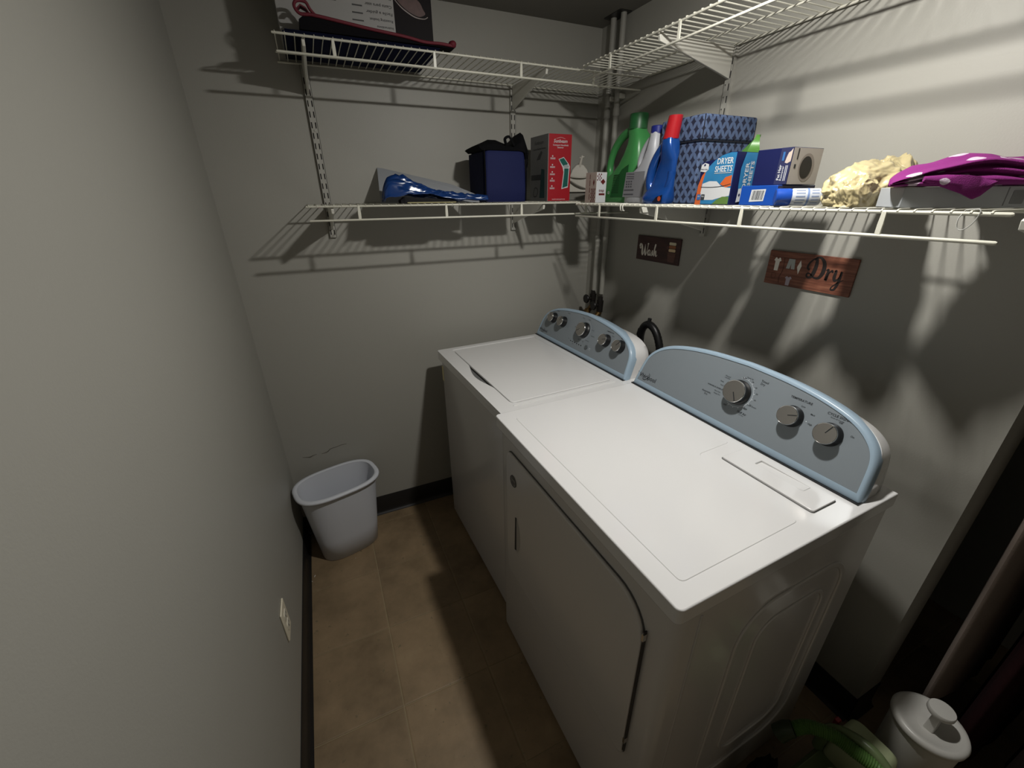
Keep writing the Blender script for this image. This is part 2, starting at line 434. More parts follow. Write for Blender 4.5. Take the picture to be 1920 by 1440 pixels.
def standard(label, loc, rz, z0, z1):
    t = thing('slotted_upright', label, 'shelf upright', (loc[0], loc[1], z0), rz)
    D = 0.0115; Hh = z1 - z0; P = 0.0324; sh = 0.0185
    xs = [-0.0122, -0.0082, -0.0046, 0.0046, 0.0082, 0.0122]
    zs = [0.0]; z = 0.010
    while z + sh < Hh - 0.006: zs += [z, z + sh]; z += P
    zs.append(Hh)
    b = B()
    for i in range(len(xs) - 1):
        for j in range(len(zs) - 1):
            if i in (1, 3) and j % 2 == 1: continue
            b.add([(xs[i], -D, zs[j]), (xs[i + 1], -D, zs[j]), (xs[i + 1], -D, zs[j + 1]), (xs[i], -D, zs[j + 1])], [(0, 1, 2, 3)])
    b.build('slotted_face', m_upright, t)
    B().box(-0.0122, -0.0108, -D, 0, 0, Hh).build('side_flange', m_upright, t)
    B().box(0.0108, 0.0122, -D, 0, 0, Hh).build('side_flange', m_upright, t)
    B().box(-0.0108, 0.0108, -0.0012, -0.0002, 0.001, Hh - 0.001).build('slot_shade_strip', m_black, t)  # black strip paints in the shade inside the channel, seen through the slots
    for zz in (0.085, Hh - 0.19):
        B().lathe([(0.0005, 0.0018), (0.003, 0.0012), (0.0042, 0.0)], 12, lambda x, y, z: (x, -D - z, zz + y)).build('screw', m_upright, t, smooth=60)
    return t
def bracket(label, loc, rz, z):
    t = thing('shelf_bracket', label, 'bracket', (loc[0], loc[1], z), rz)
    top = -0.0036
    prof = [(-0.0125, top), (-SD + 0.010, top), (-SD + 0.002, top - 0.004), (-SD + 0.006, top - 0.018), (-SD * 0.62, top - 0.040), (-0.06, top - 0.070), (-0.0125, top - 0.082)]
    B().prism(prof, -0.0042, 0.0042, lambda u, v, n: (n, u, v)).build('arm', m_steel_w, t, bevel=0.0012)
    for dz in (-0.020, -0.052):
        B().box(-0.0015, 0.0015, -0.0128, -0.003, dz - 0.010, dz + 0.004).build('hook', m_steel_w, t)
    B().box(-0.002, 0.002, -SD + 0.006, -SD + 0.016, top, top + 0.005).build('tab', m_steel_w, t)
    return t
UPR = [((-1.2015, 0), 0, 'the one beside the blue plastic packet'), ((-0.4255, 0), 0, 'the one behind the navy lunch bag')]
for (p, rz, d) in UPR:
    standard('white slotted shelf upright on the back wall, ' + d, p, rz, 1.387, 1.936)
standard('white slotted shelf upright on the appliance wall above the lattice fabric box', (0, -0.7145), -math.pi / 2, 1.392, 1.936)
standard('white slotted shelf upright at the open end of the appliance wall', (0, -1.572), -math.pi / 2, 1.392, 1.936)
bracket('white tapered bracket under the printed carton shelf', (-1.2015, 0), 0, ZU)
bracket('white tapered bracket carrying the upper back shelf near the pipes', (-0.4255, 0), 0, ZU)
bracket('white tapered bracket under the left end of the lower back shelf', (-1.2015, 0), 0, ZLB)
bracket('white tapered bracket under the lunch bag', (-0.4255, 0), 0, ZLB)
bracket('white tapered bracket under the empty upper shelf above the bottles', (0, -0.7145), -math.pi / 2, ZU)
bracket('white tapered bracket under the shelf of bottles', (0, -0.7145), -math.pi / 2, ZLR)
for zz, d in ((ZU, 'upper'), (ZLR, 'lower')):
    bracket('white tapered bracket at the open end of the %s shelf over the dryer' % d, (0, -1.572), -math.pi / 2, zz)

# ------------------------------------------------------------------ pipes, valves, drain
def vpipe(y, z0, z1, r, label):
    t = thing('water_pipe', label, 'pipe', (-0.026, y, z0))
    B().tube([(0, 0, 0), (0, 0, z1 - z0)], r, 16).build('pipe', m_pipe, t, smooth=50)
    for zz in (1.845, 1.34):
        B().tube([(0, 0, zz - z0 - 0.014), (0, 0, zz - z0 + 0.014)], r + 0.0025, 16).build('coupling', m_pipe, t, smooth=50)
    for zz in (1.90,):
        B().box(0.0, 0.026, -r * 1.6, r * 1.6, zz - z0 - 0.009, zz - z0 + 0.009).build('clamp', m_steel_w, t, bevel=0.002)
    return t
vpipe(-0.112, 1.085, H, 0.0115, 'painted water pipe running down the corner, next to the back wall')
vpipe(-0.176, 1.085, H, 0.0115, 'painted water pipe running down beside the corner pipe')
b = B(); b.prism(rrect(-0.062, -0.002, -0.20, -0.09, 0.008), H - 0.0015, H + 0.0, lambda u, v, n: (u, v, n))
struct(b.build('pipe_gap_shade', m_black))  # black sheet painted as the dark gap where the pipes pass the ceiling
def valve(y, z, label, hc):
    t = thing('shutoff_valve', label, 'valve', (-0.030, y, z))
    B().tube([(0, 0, 0.03), (0, 0, 0.012), (0, 0, 0.012), (0, 0, -0.045)], [0.012, 0.012, 0.017, 0.015], 14).build('body', m_darkmetal, t, smooth=45)
    B().tube([(-0.012, 0, -0.010), (-0.034, 0, -0.010)], 0.008, 12).build('stem', m_darkmetal, t, smooth=45)
    b = B()
    b.lathe([(0.004, -0.005), (0.021, -0.005), (0.023, 0.0), (0.021, 0.005), (0.004, 0.005)], 10, lambda x, y_, z_: (-0.040 + z_, x, y_ - 0.010))
    b.build('handwheel', hc, t, smooth=40)
    B().tube([(0, 0, -0.045), (-0.012, 0, -0.060), (-0.026, 0, -0.072)], [0.014, 0.013, 0.013], 12).build('spout', m_brass, t, smooth=45)
    B().tube([(-0.024, 0, -0.070), (-0.036, 0, -0.082)], 0.0165, 6).build('hose_nut', m_brass, t)
    pts = spline([(-0.034, 0, -0.080), (-0.052, 0.004, -0.11), (-0.058, -0.01, -0.20), (-0.05, -0.03, -0.34), (-0.045, -0.04, -0.55)], 6)
    B().tube(pts, 0.011, 10).build('hose', m_black, t, smooth=60)
    return t
valve(-0.112, 1.062, 'dark laundry shutoff valve under the corner pipe', M('valve_black', (22, 20, 20), 0.4))
valve(-0.176, 1.040, 'dark laundry shutoff valve with a lower handwheel, beside the corner valve', M('valve_black', (22, 20, 20), 0.4))
t = thing('drain_hose', 'black bent drain hose hooked behind the washer', 'hose', (-0.085, -0.60, 0))
pts = spline([(0.02, 0.06, 0.90), (0.0, 0.048, 0.985), (-0.005, 0.030, 1.030), (-0.005, 0.0, 1.047), (-0.003, -0.035, 1.030), (0.0, -0.062, 0.985), (0.004, -0.076, 0.92), (0.01, -0.082, 0.80), (0.02, -0.085, 0.55)], 8)
rs = [0.0145 + (0.0012 if k % 2 else 0) for k in range(len(pts))]
B().tube(pts, rs, 14).build('hose', m_black, t, smooth=60)
B().tube([(-0.005, 0.004, 1.056), (-0.004, 0.002, 1.072)], 0.008, 10).build('clip', m_black, t, smooth=40)
B().tube([(0.02, 0.06, 0.0), (0.02, 0.06, 0.92)], 0.021, 14).build('standpipe', m_pipe, t, smooth=50)
B().tube([(-0.006, 0.036, 1.03), (-0.014, 0.05, 1.018), (-0.014, 0.056, 0.99)], 0.0025, 6).build('tie', m_black, t, smooth=50)

# ------------------------------------------------------------------ wall signs
m_sign_w = wood_material('wash_sign_wood', (40, 22, 22), (58, 32, 30), (74, 42, 38))
m_sign_d = wood_material('dry_sign_wood', (84, 46, 34), (120, 72, 54), (146, 96, 74))
def sign(label, yc, zc, mat):
    t = thing('wall_sign', label, 'sign', (0, yc, zc), -math.pi / 2)
    B().box(-0.1225, 0.1225, -0.006, -0.0005, -0.0488, 0.0488).build('board', mat, t, bevel=0.001)
    return t, frame((0, -0.0061, 0), (1, 0, 0), (0, 0, 1))
t, T = sign('small dark wood sign reading Wash above the washer', -0.4985, 1.3245, m_sign_w)
b = B(); s = 0.0011
def stroke(b, pts, ox, oy, sc, T):
    ribbon(b, [(ox + x * sc, oy + y * sc, w * sc * 1.45) for x, y, w in pts], T, k=6)
WASH = [
    [(0, 8, .3), (1.2, 10, 1), (3, 9.5, .6), (3, 6.5, .5), (1.5, 6, .8), (1.2, 8.5, 1), (3.2, 10.2, .8), (4.6, 7, 1.5), (5.2, 1, 1.6), (6.2, -.3, 1), (7.6, 3, .5), (8.8, 10.4, .6)],
    [(8.8, 10.4, .6), (9.2, 3, 1.6), (10.4, -.3, 1.1), (12.2, 4, .5), (13.2, 9.6, .6), (12.8, 11.2, .9), (14.4, 11, .4)],
    [(16.6, 4.6, .5), (15.2, 5, .9), (13.9, 2.6, 1.2), (14.8, 0, 1), (16.2, 1.4, .5), (16.8, 4.6, .9), (16.8, 1, 1.1), (17.8, 0, .6), (19, 2.2, .4)],
    [(19, 2.2, .4), (20.4, 5.2, .5), (20.6, 3, 1.1), (20.4, .6, 1.1), (19.2, 0, .8), (21, .4, .4), (22.6, 3, .4)],
    [(22.6, 3, .4), (24.6, 10, .5), (23.8, 11, .8), (23.2, 6, 1.3), (23, 0, 1.2), (24.4, 4, .5), (25.4, 4.8, .9), (25.6, 1, 1.2), (26.6, 0, .6), (28, 1.6, .3)]]
for st in WASH: stroke(b, st, -0.107, -0.026, 0.0040, T)
b.build('lettering', M('sign_cream', (232, 226, 214), 0.6), t)
bk = B(); bk.flat([(0.060, -0.004), (0.104, -0.004), (0.099, -0.040), (0.065, -0.040)], 0.0005, T)
bk.build('printed_basket', M('sign_basket', (92, 62, 54), 0.6), t)
for v, c in ((0.004, (214, 190, 150)), (0.017, (150, 96, 60)), (0.029, (206, 196, 168))):
    B().prism(rrect(0.064, 0.100, v - 0.005, v + 0.0055, 0.004), 0.0002, 0.0007, T).build('printed_towel', M('sign_towel_%d' % c[0], c, 0.7), t)
b = B(); ribbon(b, [(0.053, 0.012, 0.001), (0.056, 0.018, 0.001), (0.060, 0.012, 0.001), (0.056, 0.008, 0.001), (0.053, 0.012, 0.001)], T); ribbon(b, [(0.062, -0.015, 0.001), (0.080, -0.018, 0.001), (0.101, -0.015, 0.001)], T)
b.build('printed_lines', M('sign_basket_line', (120, 84, 72), 0.6), t)

t, T = sign('reddish wood sign reading Dry above the dryer', -1.1065, 1.3235, m_sign_d)
b = B()
DRY = [
    [(2.2, 11.5, .5), (3.4, 13, 1), (4, 8, 1.7), (3, 2, 1.7), (1.2, .2, 1), (-.6, .8, .8), (-.4, 2.6, .7), (1.4, 2.6, .6), (4.2, .6, .8), (7.4, .8, 1.2), (9.2, 4.6, 1.8), (8.8, 10, 1.6), (5.8, 13.4, 1), (2.4, 12.8, .6), (-.6, 9.4, .8), (-1.2, 6.2, .9), (.4, 5, .7)],
    [(11, 6, .5), (12.2, 6.8, .8), (12.2, 3.2, 1.4), (12, 0, 1.2), (12.8, 4, .5), (14.4, 6.4, .8), (15.2, 5.2, .8)],
    [(16.2, 6, .5), (17, 6.6, 1), (16.8, 2.4, 1.4), (17.8, .6, 1), (19.6, 2.6, .5), (20.4, 6.6, .9)],
    [(20.4, 6.6, .9), (20, 0, 1.2), (18.8, -4.6, 1), (16.8, -5.2, .7), (17, -3.4, .5), (19.6, -.6, .5), (22.6, 1.6, .3)]]
for st in DRY: stroke(b, st, 0.004, -0.014, 0.0042, T)
b.build('lettering', M('sign_black', (28, 20, 18), 0.6), t)
tee = [(-.5, 1), (-.28, 1.05), (-.15, .85), (.15, .85), (.28, 1.05), (.5, 1), (.75, .6), (.45, .45), (.4, -.95), (-.4, -.95), (-.45, .45), (-.75, .6)]
B().flat([(-0.093 + x * 0.015, 0.010 + y * 0.019) for x, y in tee], 0.0006, T).build('printed_shirt', M('sign_cream', (232, 226, 214)), t)
B().flat([(-0.050 + x * 0.013, 0.016 + y * 0.014) for x, y in [(-.7, 1), (.7, 1), (1, -1), (.15, -1), (0, .1), (-.15, -1), (-1, -1)]], 0.0006, T).build('printed_shorts', M('sign_grey', (168, 172, 168), 0.6), t)
B().flat([(-0.0245, 0.030), (-0.019, 0.014), (-0.024, -0.010), (-0.031, 0.010)], 0.0006, T).build('printed_cloth', M('sign_cream', (232, 226, 214)), t)
B().flat([(-0.048 + x * 0.014, -0.033 + y * 0.013) for x, y in tee], 0.0006, T).build('printed_shirt', M('sign_lilac', (170, 158, 166), 0.6), t)
b = B(); ribbon(b, [(-0.112, 0.032, 0.001), (-0.06, 0.031, 0.001), (-0.012, 0.034, 0.001)], T); ribbon(b, [(-0.074, 0.032, 0.0012), (-0.071, -0.005, 0.0012), (-0.078, -0.025, 0.0012), (-0.075, -0.042, 0.0012)], T)
ribbon(b, [(-0.102, -0.016, 0.001), (-0.102, -0.030, 0.001), (-0.090, -0.030, 0.001), (-0.090, -0.016, 0.001), (-0.102, -0.016, 0.001)], T, k=2)
b.build('printed_lines', M('sign_brown_line', (74, 40, 30), 0.6), t)

# ------------------------------------------------------------------ appliances (local: x from front to back, y from near side to far side)
TILT = math.radians(22); ct, st_ = math.cos(TILT), math.sin(TILT)
def half_outline(hw, top):
    pts = [(hw, 0.0), (hw - 0.003, 0.20 * top), (hw - 0.013, 0.50 * top), (hw - 0.040, 0.685 * top), (hw - 0.086, 0.82 * top), (hw - 0.158, 0.915 * top), (hw - 0.248, 0.973 * top), (0, top)]
    sm = [(p[0], p[1]) for p in spline([(p[0], p[1], 0) for p in pts], 5)]
    left = [(-x, y) for x, y in reversed(sm[:-1])]
    return sm + left          # right bottom -> top -> left bottom
def inset_outline(poly, d, db):
    n = len(poly); out = []
    for i, p in enumerate(poly):
        a = Vector(poly[(i - 1) % n]); c = Vector(poly[(i + 1) % n]); q = Vector(p)
        if i == 0: nr = Vector((-1, 0)); out.append((q.x - d, db)); continue
        if i == n - 1: out.append((q.x + d, db)); continue
        tg = (c - a).normalized(); nr = Vector((-tg.y, tg.x)); r = q + nr * d
        out.append((r.x, max(r.y, db)))
    return out
def console(parent, x0, yc, z0, hw, top, xb):
    O = (x0, yc, z0)
    T = lambda u, v, n=0.0: (x0 + st_ * v - ct * n, yc - u, z0 + ct * v + st_ * n)
    out = half_outline(hw, top)
    inn = inset_outline(out, 0.013, 0.0195)
    # blue surround: rounded front edge, wraps back over the top
    mid = inset_outline(out, 0.004, 0.003)
    secs = [[T(u, v, -0.026 - 0.040 * (v / top) ** 3) for u, v in out], [T(u, v, -0.010) for u, v in out], [T(u, v, -0.002) for u, v in mid], [T(u, v, 0.0) for u, v in inset_outline(out, 0.0075, 0.008)], [T(u, v, -0.0005) for u, v in inn], [T(u, v, -0.004) for u, v in inn]]
    tr = B().loft(secs, cap=False).build('console_surround', m_trim, parent, smooth=45)
    B().flat(inn, -0.0022, T).build('control_panel', m_panel, tr)
    # white housing behind
    def sec(k, dx, lean, sc, scz):
        return [(x0 + dx + st_ * v * lean, yc - u * sc, max(z0, z0 + ct * v * (scz - 0.15 * (v / top) ** 6))) for u, v in out]
    d = xb - x0
    secs = [sec(0, 0.024, 1.0, 0.992, 0.975), sec(1, 0.030 + (d - 0.03) * 0.45, 0.62, 0.990, 0.945), sec(2, 0.03 + (d - 0.03) * 0.78, 0.30, 0.980, 0.92), sec(3, d - 0.006, 0.06, 0.955, 0.83), sec(4, d, 0.0, 0.92, 0.74)]
    B().loft(secs).build('console_housing', m_white, parent, smooth=50)
    return T, tr
def knob(T, parent, u, v, r, ang, hgt=0.024, pointer=True):
    Tk = lambda x, y, z: T(u + x, v + y, z)
    k = B().lathe([(r * 1.10, -0.002), (r * 1.10, 0.003), (r * 0.97, 0.007), (r * 0.93, hgt - 0.004), (r * 0.94, hgt - 0.002)], 36, Tk).build('knob', m_black, parent, smooth=40)
    B().lathe([(r * 0.945, hgt - 0.0045), (r * 1.0, hgt - 0.0035), (r * 1.0, hgt - 0.001), (r * 0.955, hgt + 0.0006), (r * 0.93, hgt + 0.0002), (r * 0.93, hgt - 0.003)], 40, Tk, cap=False).build('chrome_ring', m_chrome, k, smooth=60)
    B().lathe([(r * 0.935, hgt - 0.002), (r * 0.93, hgt), (r * 0.3, hgt + 0.0004), (0.0003, hgt + 0.0004)], 36, Tk).build('knob_face', m_knob, k, smooth=30)
    if pointer:
        c, s2 = math.cos(ang), math.sin(ang); w = r * 0.035
        pl = [(a * c - bb * s2, a * s2 + bb * c) for a, bb in ((r * 0.08, -w), (r * 0.9, -w), (r * 0.9, w), (r * 0.08, w))]
        B().prism(pl, hgt, hgt + 0.0012, Tk).build('pointer', m_ink, k)
        pl = [(a * c - bb * s2, a * s2 + bb * c) for a, bb in ((r * 0.08, w), (r * 0.9, w), (r * 0.9, 2.2 * w), (r * 0.08, 2.2 * w))]
        B().prism(pl, hgt, hgt + 0.0009, Tk).build('pointer_edge', m_chrome, k)
    return k
def brand(b, T, u, v, h):
    put_text(b, 'Whirlpool', T, u, v, h, width=h * 6.0, n=-0.0012, bold=0.004)
    ribbon(b, [(u - h * 0.75, v + h * .1, h * .08), (u - h * 0.9, v - h * 0.75, h * 0.12), (u - h * .1, v - h * 0.8, h * 0.14), (u + h * 0.75, v + h * .35, h * 0.12), (u + h * 0.35, v + h * 0.95, h * 0.08)], lambda a, c, n: T(a, c, -0.0012))

def round_poly(pts, r, n=5):
    out = []; L = len(pts)
    for i in range(L):
        p = Vector(pts[i]); a = (Vector(pts[i - 1]) - p).normalized(); c = (Vector(pts[(i + 1) % L]) - p).normalized()
        for k in range(n + 1):
            t_ = k / n; q = p + a * r * (1 - t_) ** 2 + c * r * t_ ** 2
            out.append((q.x, q.y))
    return out
def solid_poly(poly, z0, z1, name, mat, parent, chamfer=0.0):
    """extruded concave polygon with a chamfered rim"""
    bm = bmesh.new(); n = len(poly)
    ctr = [sum(p[0] for p in poly) / n, sum(p[1] for p in poly) / n]
    ar = sum(poly[i][0] * poly[(i + 1) % n][1] - poly[(i + 1) % n][0] * poly[i][1] for i in range(n)); sg = 1 if ar > 0 else -1
    inn = []
    for i in range(n):
        a = Vector(poly[i - 1]); c = Vector(poly[(i + 1) % n]); d = (c - a).normalized()
        inn.append((poly[i][0] - d.y * sg * chamfer, poly[i][1] + d.x * sg * chamfer))
    L0 = [bm.verts.new((x, y, z0)) for x, y in poly]; L1 = [bm.verts.new((x, y, z1 - chamfer)) for x, y in poly]; L2 = [bm.verts.new((x, y, z1)) for x, y in inn]
    for A, Bq in ((L0, L1), (L1, L2)):
        for i in range(n): bm.faces.new((A[i], A[(i + 1) % n], Bq[(i + 1) % n], Bq[i]))
    bmesh.ops.triangle_fill(bm, use_beauty=True, edges=[bm.edges.get((L2[i], L2[(i + 1) % n])) for i in range(n)])
    bmesh.ops.recalc_face_normals(bm, faces=bm.faces)
    me = bpy.data.meshes.new(name); bm.to_mesh(me); bm.free(); me.materials.append(mat)
    o = bpy.data.objects.new(name, me); COL.objects.link(o); o.parent = parent
    return o

# ---- dryer
DY = thing('clothes_dryer', 'white front-loading dryer with three-knob grey console, nearest the open wall end', 'dryer', (-0.8476, -1.5601, 0), 0.025)
DW, DD, DH = 0.734, 0.654, 0.9228
TZ = lambda u, v, n=0.0: (u, v, n)
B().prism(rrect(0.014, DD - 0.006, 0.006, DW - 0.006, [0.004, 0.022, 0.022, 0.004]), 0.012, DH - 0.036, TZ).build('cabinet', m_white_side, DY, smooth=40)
for (x, y) in ((0.06, 0.05), (0.06, DW - 0.05), (DD - 0.06, 0.05), (DD - 0.06, DW - 0.05)):
    B().tube([(x, y, 0.0005), (x, y, 0.013)], 0.018, 12).build('foot', m_black, DY, smooth=40)
B().prism(rrect(0.0, DD, 0.0, DW, [0.003, 0.012, 0.012, 0.003]), DH - 0.036, DH, TZ).build('top', m_white, DY, bevel=0.006, seg=3)
emb = [(0.052, 0.040), (0.362, 0.043), (0.374, 0.052), (0.380, 0.296), (0.390, 0.306), (0.492, 0.309), (0.499, 0.318), (0.492, 0.664), (0.478, 0.684), (0.062, 0.686), (0.045, 0.672), (0.040, 0.052)]
emb = round_poly([(0.044, 0.040), (0.371, 0.044), (0.380, 0.305), (0.499, 0.309), (0.490, 0.684), (0.046, 0.687)], 0.014)
solid_poly(emb, DH - 0.001, DH + 0.0012, 'top_panel', m_white, DY, 0.0012)
lint = rrect(0.419, 0.502, 0.046, 0.268, 0.006)
b = B(); b.ring(rrect(0.417, 0.504, 0.044, 0.270, 0.008), lint, DH + 0.0001, DH + 0.0005, TZ); b.build('lint_door_gap', m_gap, DY)
ld = B(); zb, zt = DH, DH + 0.0055
ld.ring(lint, rrect(0.466, 0.492, 0.095, 0.212, 0.002), zb, zt, TZ)
ld = ld.build('lint_door', m_white, DY, bevel=0.001)
b = B(); b.add([(0.466, 0.095, zt), (0.492, 0.095, zt), (0.492, 0.212, zb + 0.0004), (0.466, 0.212, zb + 0.0004)], [(0, 1, 2, 3)]); b.build('finger_recess', m_white, ld)
# front door
TF = lambda u, v, n=0.0: (0.014 - n, u, v)
dpoly = rrect(0.066, 0.668, 0.36, 0.838, [0.03, 0.085, 0.02, 0.03], 8)
B().prism(rrect(0.0645, 0.6695, 0.3585, 0.8395, [0.03, 0.085, 0.02, 0.03], 8), 0.0, 0.0012, TF).build('door_gap', m_gap, DY)
# solid door; hand pocket drawn flat, its recess shade put into the colour
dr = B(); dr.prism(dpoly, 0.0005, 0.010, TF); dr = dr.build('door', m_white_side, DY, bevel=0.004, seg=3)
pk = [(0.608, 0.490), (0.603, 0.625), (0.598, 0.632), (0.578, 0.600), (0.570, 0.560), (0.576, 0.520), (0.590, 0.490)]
B().flat(pk, 0.0104, TF).build('hand_pocket', M('pocket_shade_grey', (168, 165, 160), 0.4), dr)
B().prism([(0.608, 0.490), (0.603, 0.626), (0.596, 0.628), (0.5975, 0.494)], 0.0098, 0.0112, TF).build('hand_pocket_shade', M('pocket_shade_dark', (44, 43, 42), 0.8), dr)
bd = B().prism(circ(0.614, 0.755, 0.0195, 32), 0.009, 0.0118, TF).build('badge', M('badge_grey', (150, 148, 144), 0.3, metal=0.6), dr, smooth=40)
b = B(); Tb = lambda u, v, n=0.0: (0.0018 - n, 0.614 - u, 0.755 + v); b.ring(circ(0, 0, 0.0185, 32), circ(0, 0, 0.0172, 32), 0.0, 0.0005, Tb)
put_text(b, 'Whirlpool', Tb, 0, 0.0, 0.005, width=0.030, n=0.0003); 
for v in (-0.010, -0.006, 0.008, 0.012): b.flat([(-0.010, v), (0.010, v), (0.010, v + 0.0014), (-0.010, v + 0.0014)], 0.0003, Tb)
b.build('badge_print', m_ink, bd)
B().box(0.005, 0.012, 0.0632, 0.0655, 0.39, 0.79).build('hinge_slot', m_black, dr)
for z in (0.765, 0.42): B().box(0.0035, 0.012, 0.0622, 0.0672, z, z + 0.018).build('hinge_plate', m_chrome, dr)
B().box(0.0125, 0.016, 0.02, DW - 0.02, DH - 0.0395, DH - 0.037).build('top_seam', m_gap, DY)
# pressed ribs on the near side
b = B(); TSd = lambda u, v, n=0.0: (u, 0.006 - n, v)
b.ring(rrect(0.20, 0.57, 0.14, 0.79, 0.10, 10), rrect(0.214, 0.556, 0.154, 0.776, 0.09, 10), -0.002, 0.004, TSd)
b.build('side_emboss', m_white_side, DY, bevel=0.003, seg=3)
b = B(); b.ring(rrect(0.27, 0.51, 0.22, 0.72, 0.06, 10), rrect(0.28, 0.50, 0.23, 0.71, 0.055, 10), -0.002, 0.0035, TSd)
b.build('side_emboss', m_white_side, DY, bevel=0.003, seg=3)
B().prism([(0.065, 0.03), (0.071, 0.03), (0.071, 0.87), (0.065, 0.87)], -0.002, 0.0022, TSd).build('side_seam', m_white_side, DY, bevel=0.0015)
# console
T, tr = console(DY, 0.531, 0.375, DH + 0.0005, 0.358, 0.2045, DD - 0.006)
B().box(0.5268, 0.545, 0.017, 0.733, DH + 0.0003, DH + 0.003).build('console_gasket', m_black, DY)
sh = -0.008
knob(T, tr, 0.002 + 0.006, 0.116, 0.0315, math.radians(-58)); knob(T, tr, 0.149 + 0.008, 0.1145, 0.0245, math.radians(22)); knob(T, tr, 0.2375 + 0.008, 0.1105, 0.0250, math.radians(68))
b = B(); brand(b, T, -0.309, 0.041, 0.0142); b.build('brand_lettering', m_ink, tr)
b = B(); N0 = -0.0014
def lab(txt, u, v, h, **k): put_text(b, txt, T, u, v, h, n=N0, **k)
lab('TEMPERATURE', 0.159, 0.1595, 0.0052, width=0.052, bold=0.006); lab('CYCLE SIGNAL', 0.247, 0.1555, 0.0055, width=0.052, bold=0.006); lab('End of Cycle', 0.245, 0.1485, 0.0026, width=0.028)
lab('Low', 0.170, 0.147, 0.0038, bold=0.004); lab('Med', 0.196, 0.137, 0.0038, bold=0.004); lab('High', 0.2005, 0.114, 0.0038, bold=0.004)
lab('Off', 0.254, 0.1445, 0.0040, bold=0.004); lab('On', 0.286, 0.126, 0.0042, bold=0.004)
lab('Timed', 0.060, 0.168, 0.0055, bold=0.004); lab('Dry', 0.058, 0.1605, 0.0055, bold=0.004)
lab('Fluff Air', 0.042, 0.0685, 0.0058, bold=0.006); lab('Less Heat', 0.042, 0.0625, 0.0026)
lab('Automatic', -0.082, 0.0825, 0.0050, bold=0.004); lab('Dry', -0.080, 0.0755, 0.0050, bold=0.004)
lab('WRINKLE SHIELD', -0.063, 0.105, 0.0036, width=0.052, bold=0.012); lab('Cool Down', 0.058, 0.096, 0.0038)
lab('OFF', 0.006, 0.1575, 0.0044, bold=0.012); lab('OFF', 0.045, 0.0825, 0.0044, bold=0.012); lab('OFF', -0.012, 0.070, 0.0042, bold=0.012)
lab('Touch Up', 0.020, 0.163, 0.0032); lab('Normal', -0.040, 0.146, 0.0036); lab('Less Dry', -0.040, 0.141, 0.0034)
lab('Bulky', -0.050, 0.127, 0.0034); lab('Very Dry', -0.042, 0.117, 0.0034); lab('More Dry', -0.050, 0.0955, 0.0034); lab('Damp Dry', -0.048, 0.0885, 0.0034)
for k, s in enumerate(('70', '60', '50', '40', '30', '20')):
    a = math.radians(62 - 22 * k); lab(s, 0.008 + 0.050 * math.cos(a), 0.117 + 0.044 * math.sin(a), 0.0038)
b.flat(circ(-0.033, 0.102, 0.0018, 10), N0, T)
b.build('control_lettering', m_ink, tr)
b = B()
arc = [(0.008 + 0.0405 * math.cos(math.radians(a)), 0.116 + 0.0405 * math.sin(math.radians(a)), 0.0009) for a in range(-115, 106, 20)]
ribbon(b, arc, lambda u, v, n: T(u, v, N0), k=3)
for a in range(-105, 100, 20): b.flat(circ(0.008 + 0.043 * math.cos(math.radians(a)), 0.116 + 0.043 * math.sin(math.radians(a)), 0.0013, 8), N0, T)
b.flat(circ(0.1905, 0.1165, 0.0013, 8), N0, T)
b.build('dial_ring', m_inkw, tr)

# ---- washer
WA = thing('washing_machine', 'white top-loading washer with five-knob grey console beside the back wall', 'washer', (-0.83085, -0.81116, 0), 0.0395)
WW, WD, WH = 0.690, 0.655, 0.9014
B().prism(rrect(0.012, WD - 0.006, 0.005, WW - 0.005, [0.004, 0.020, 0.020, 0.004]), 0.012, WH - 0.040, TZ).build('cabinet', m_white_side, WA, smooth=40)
for (x, y) in ((0.06, 0.05), (0.06, WW - 0.05), (WD - 0.06, 0.05), (WD - 0.06, WW - 0.05)):
    B().tube([(x, y, 0.0005), (x, y, 0.013)], 0.018, 12).build('foot', m_black, WA, smooth=40)
B().box(0.0105, 0.014, 0.016, WW - 0.016, WH - 0.0435, WH - 0.0405).build('top_seam', m_gap, WA)
LX0, LX1, LY0, LY1 = 0.063, 0.474, 0.0665, 0.6394
# deck: built as a ring so that the lid well and the scoop in its front edge are open
outer = rrect(0.0, WD, 0.0, WW, [0.003, 0.010, 0.010, 0.003], 6)
g_ = 0.0022
B().prism(outer, WH - 0.040, WH - 0.010, TZ).build('deck_base', m_white, WA, bevel=0.003)
def well():
    pts = [(LX1 + g_, LY0 - g_)]
    pts = []
    pts += [(LX1 + g_, LY0 + 0.01), (LX1 + g_ - 0.004, LY0 - g_ + 0.002), (LX1 - 0.01, LY0 - g_)]
    pts += [(LX0 + 0.02, LY0 - g_), (LX0 + 0.004, LY0 + 0.002), (LX0 - g_, LY0 + 0.018)]
    for k in range(0, 13):
        y = 0.205 + (0.455 - 0.205) * k / 12; q = math.sin(math.pi * k / 12) ** 1.3
        pts.append((LX0 - g_ - 0.0235 * q, y))
    pts += [(LX0 - g_, LY1 - 0.018), (LX0 + 0.004, LY1 - 0.002), (LX0 + 0.02, LY1 + g_), (LX1 - 0.01, LY1 + g_), (LX1 + g_ - 0.004, LY1 + g_ - 0.002), (LX1 + g_, LY1 - 0.01)]
    return pts
bm = bmesh.new()
ov = [bm.verts.new((x, y, WH)) for x, y in outer]; iv = [bm.verts.new((x, y, WH)) for x, y in well()]
eds = [bm.edges.new((ov[i], ov[(i + 1) % len(ov)])) for i in range(len(ov))] + [bm.edges.new((iv[i], iv[(i + 1) % len(iv)])) for i in range(len(iv))]
bmesh.ops.triangle_fill(bm, use_beauty=True, use_dissolve=False, edges=eds)
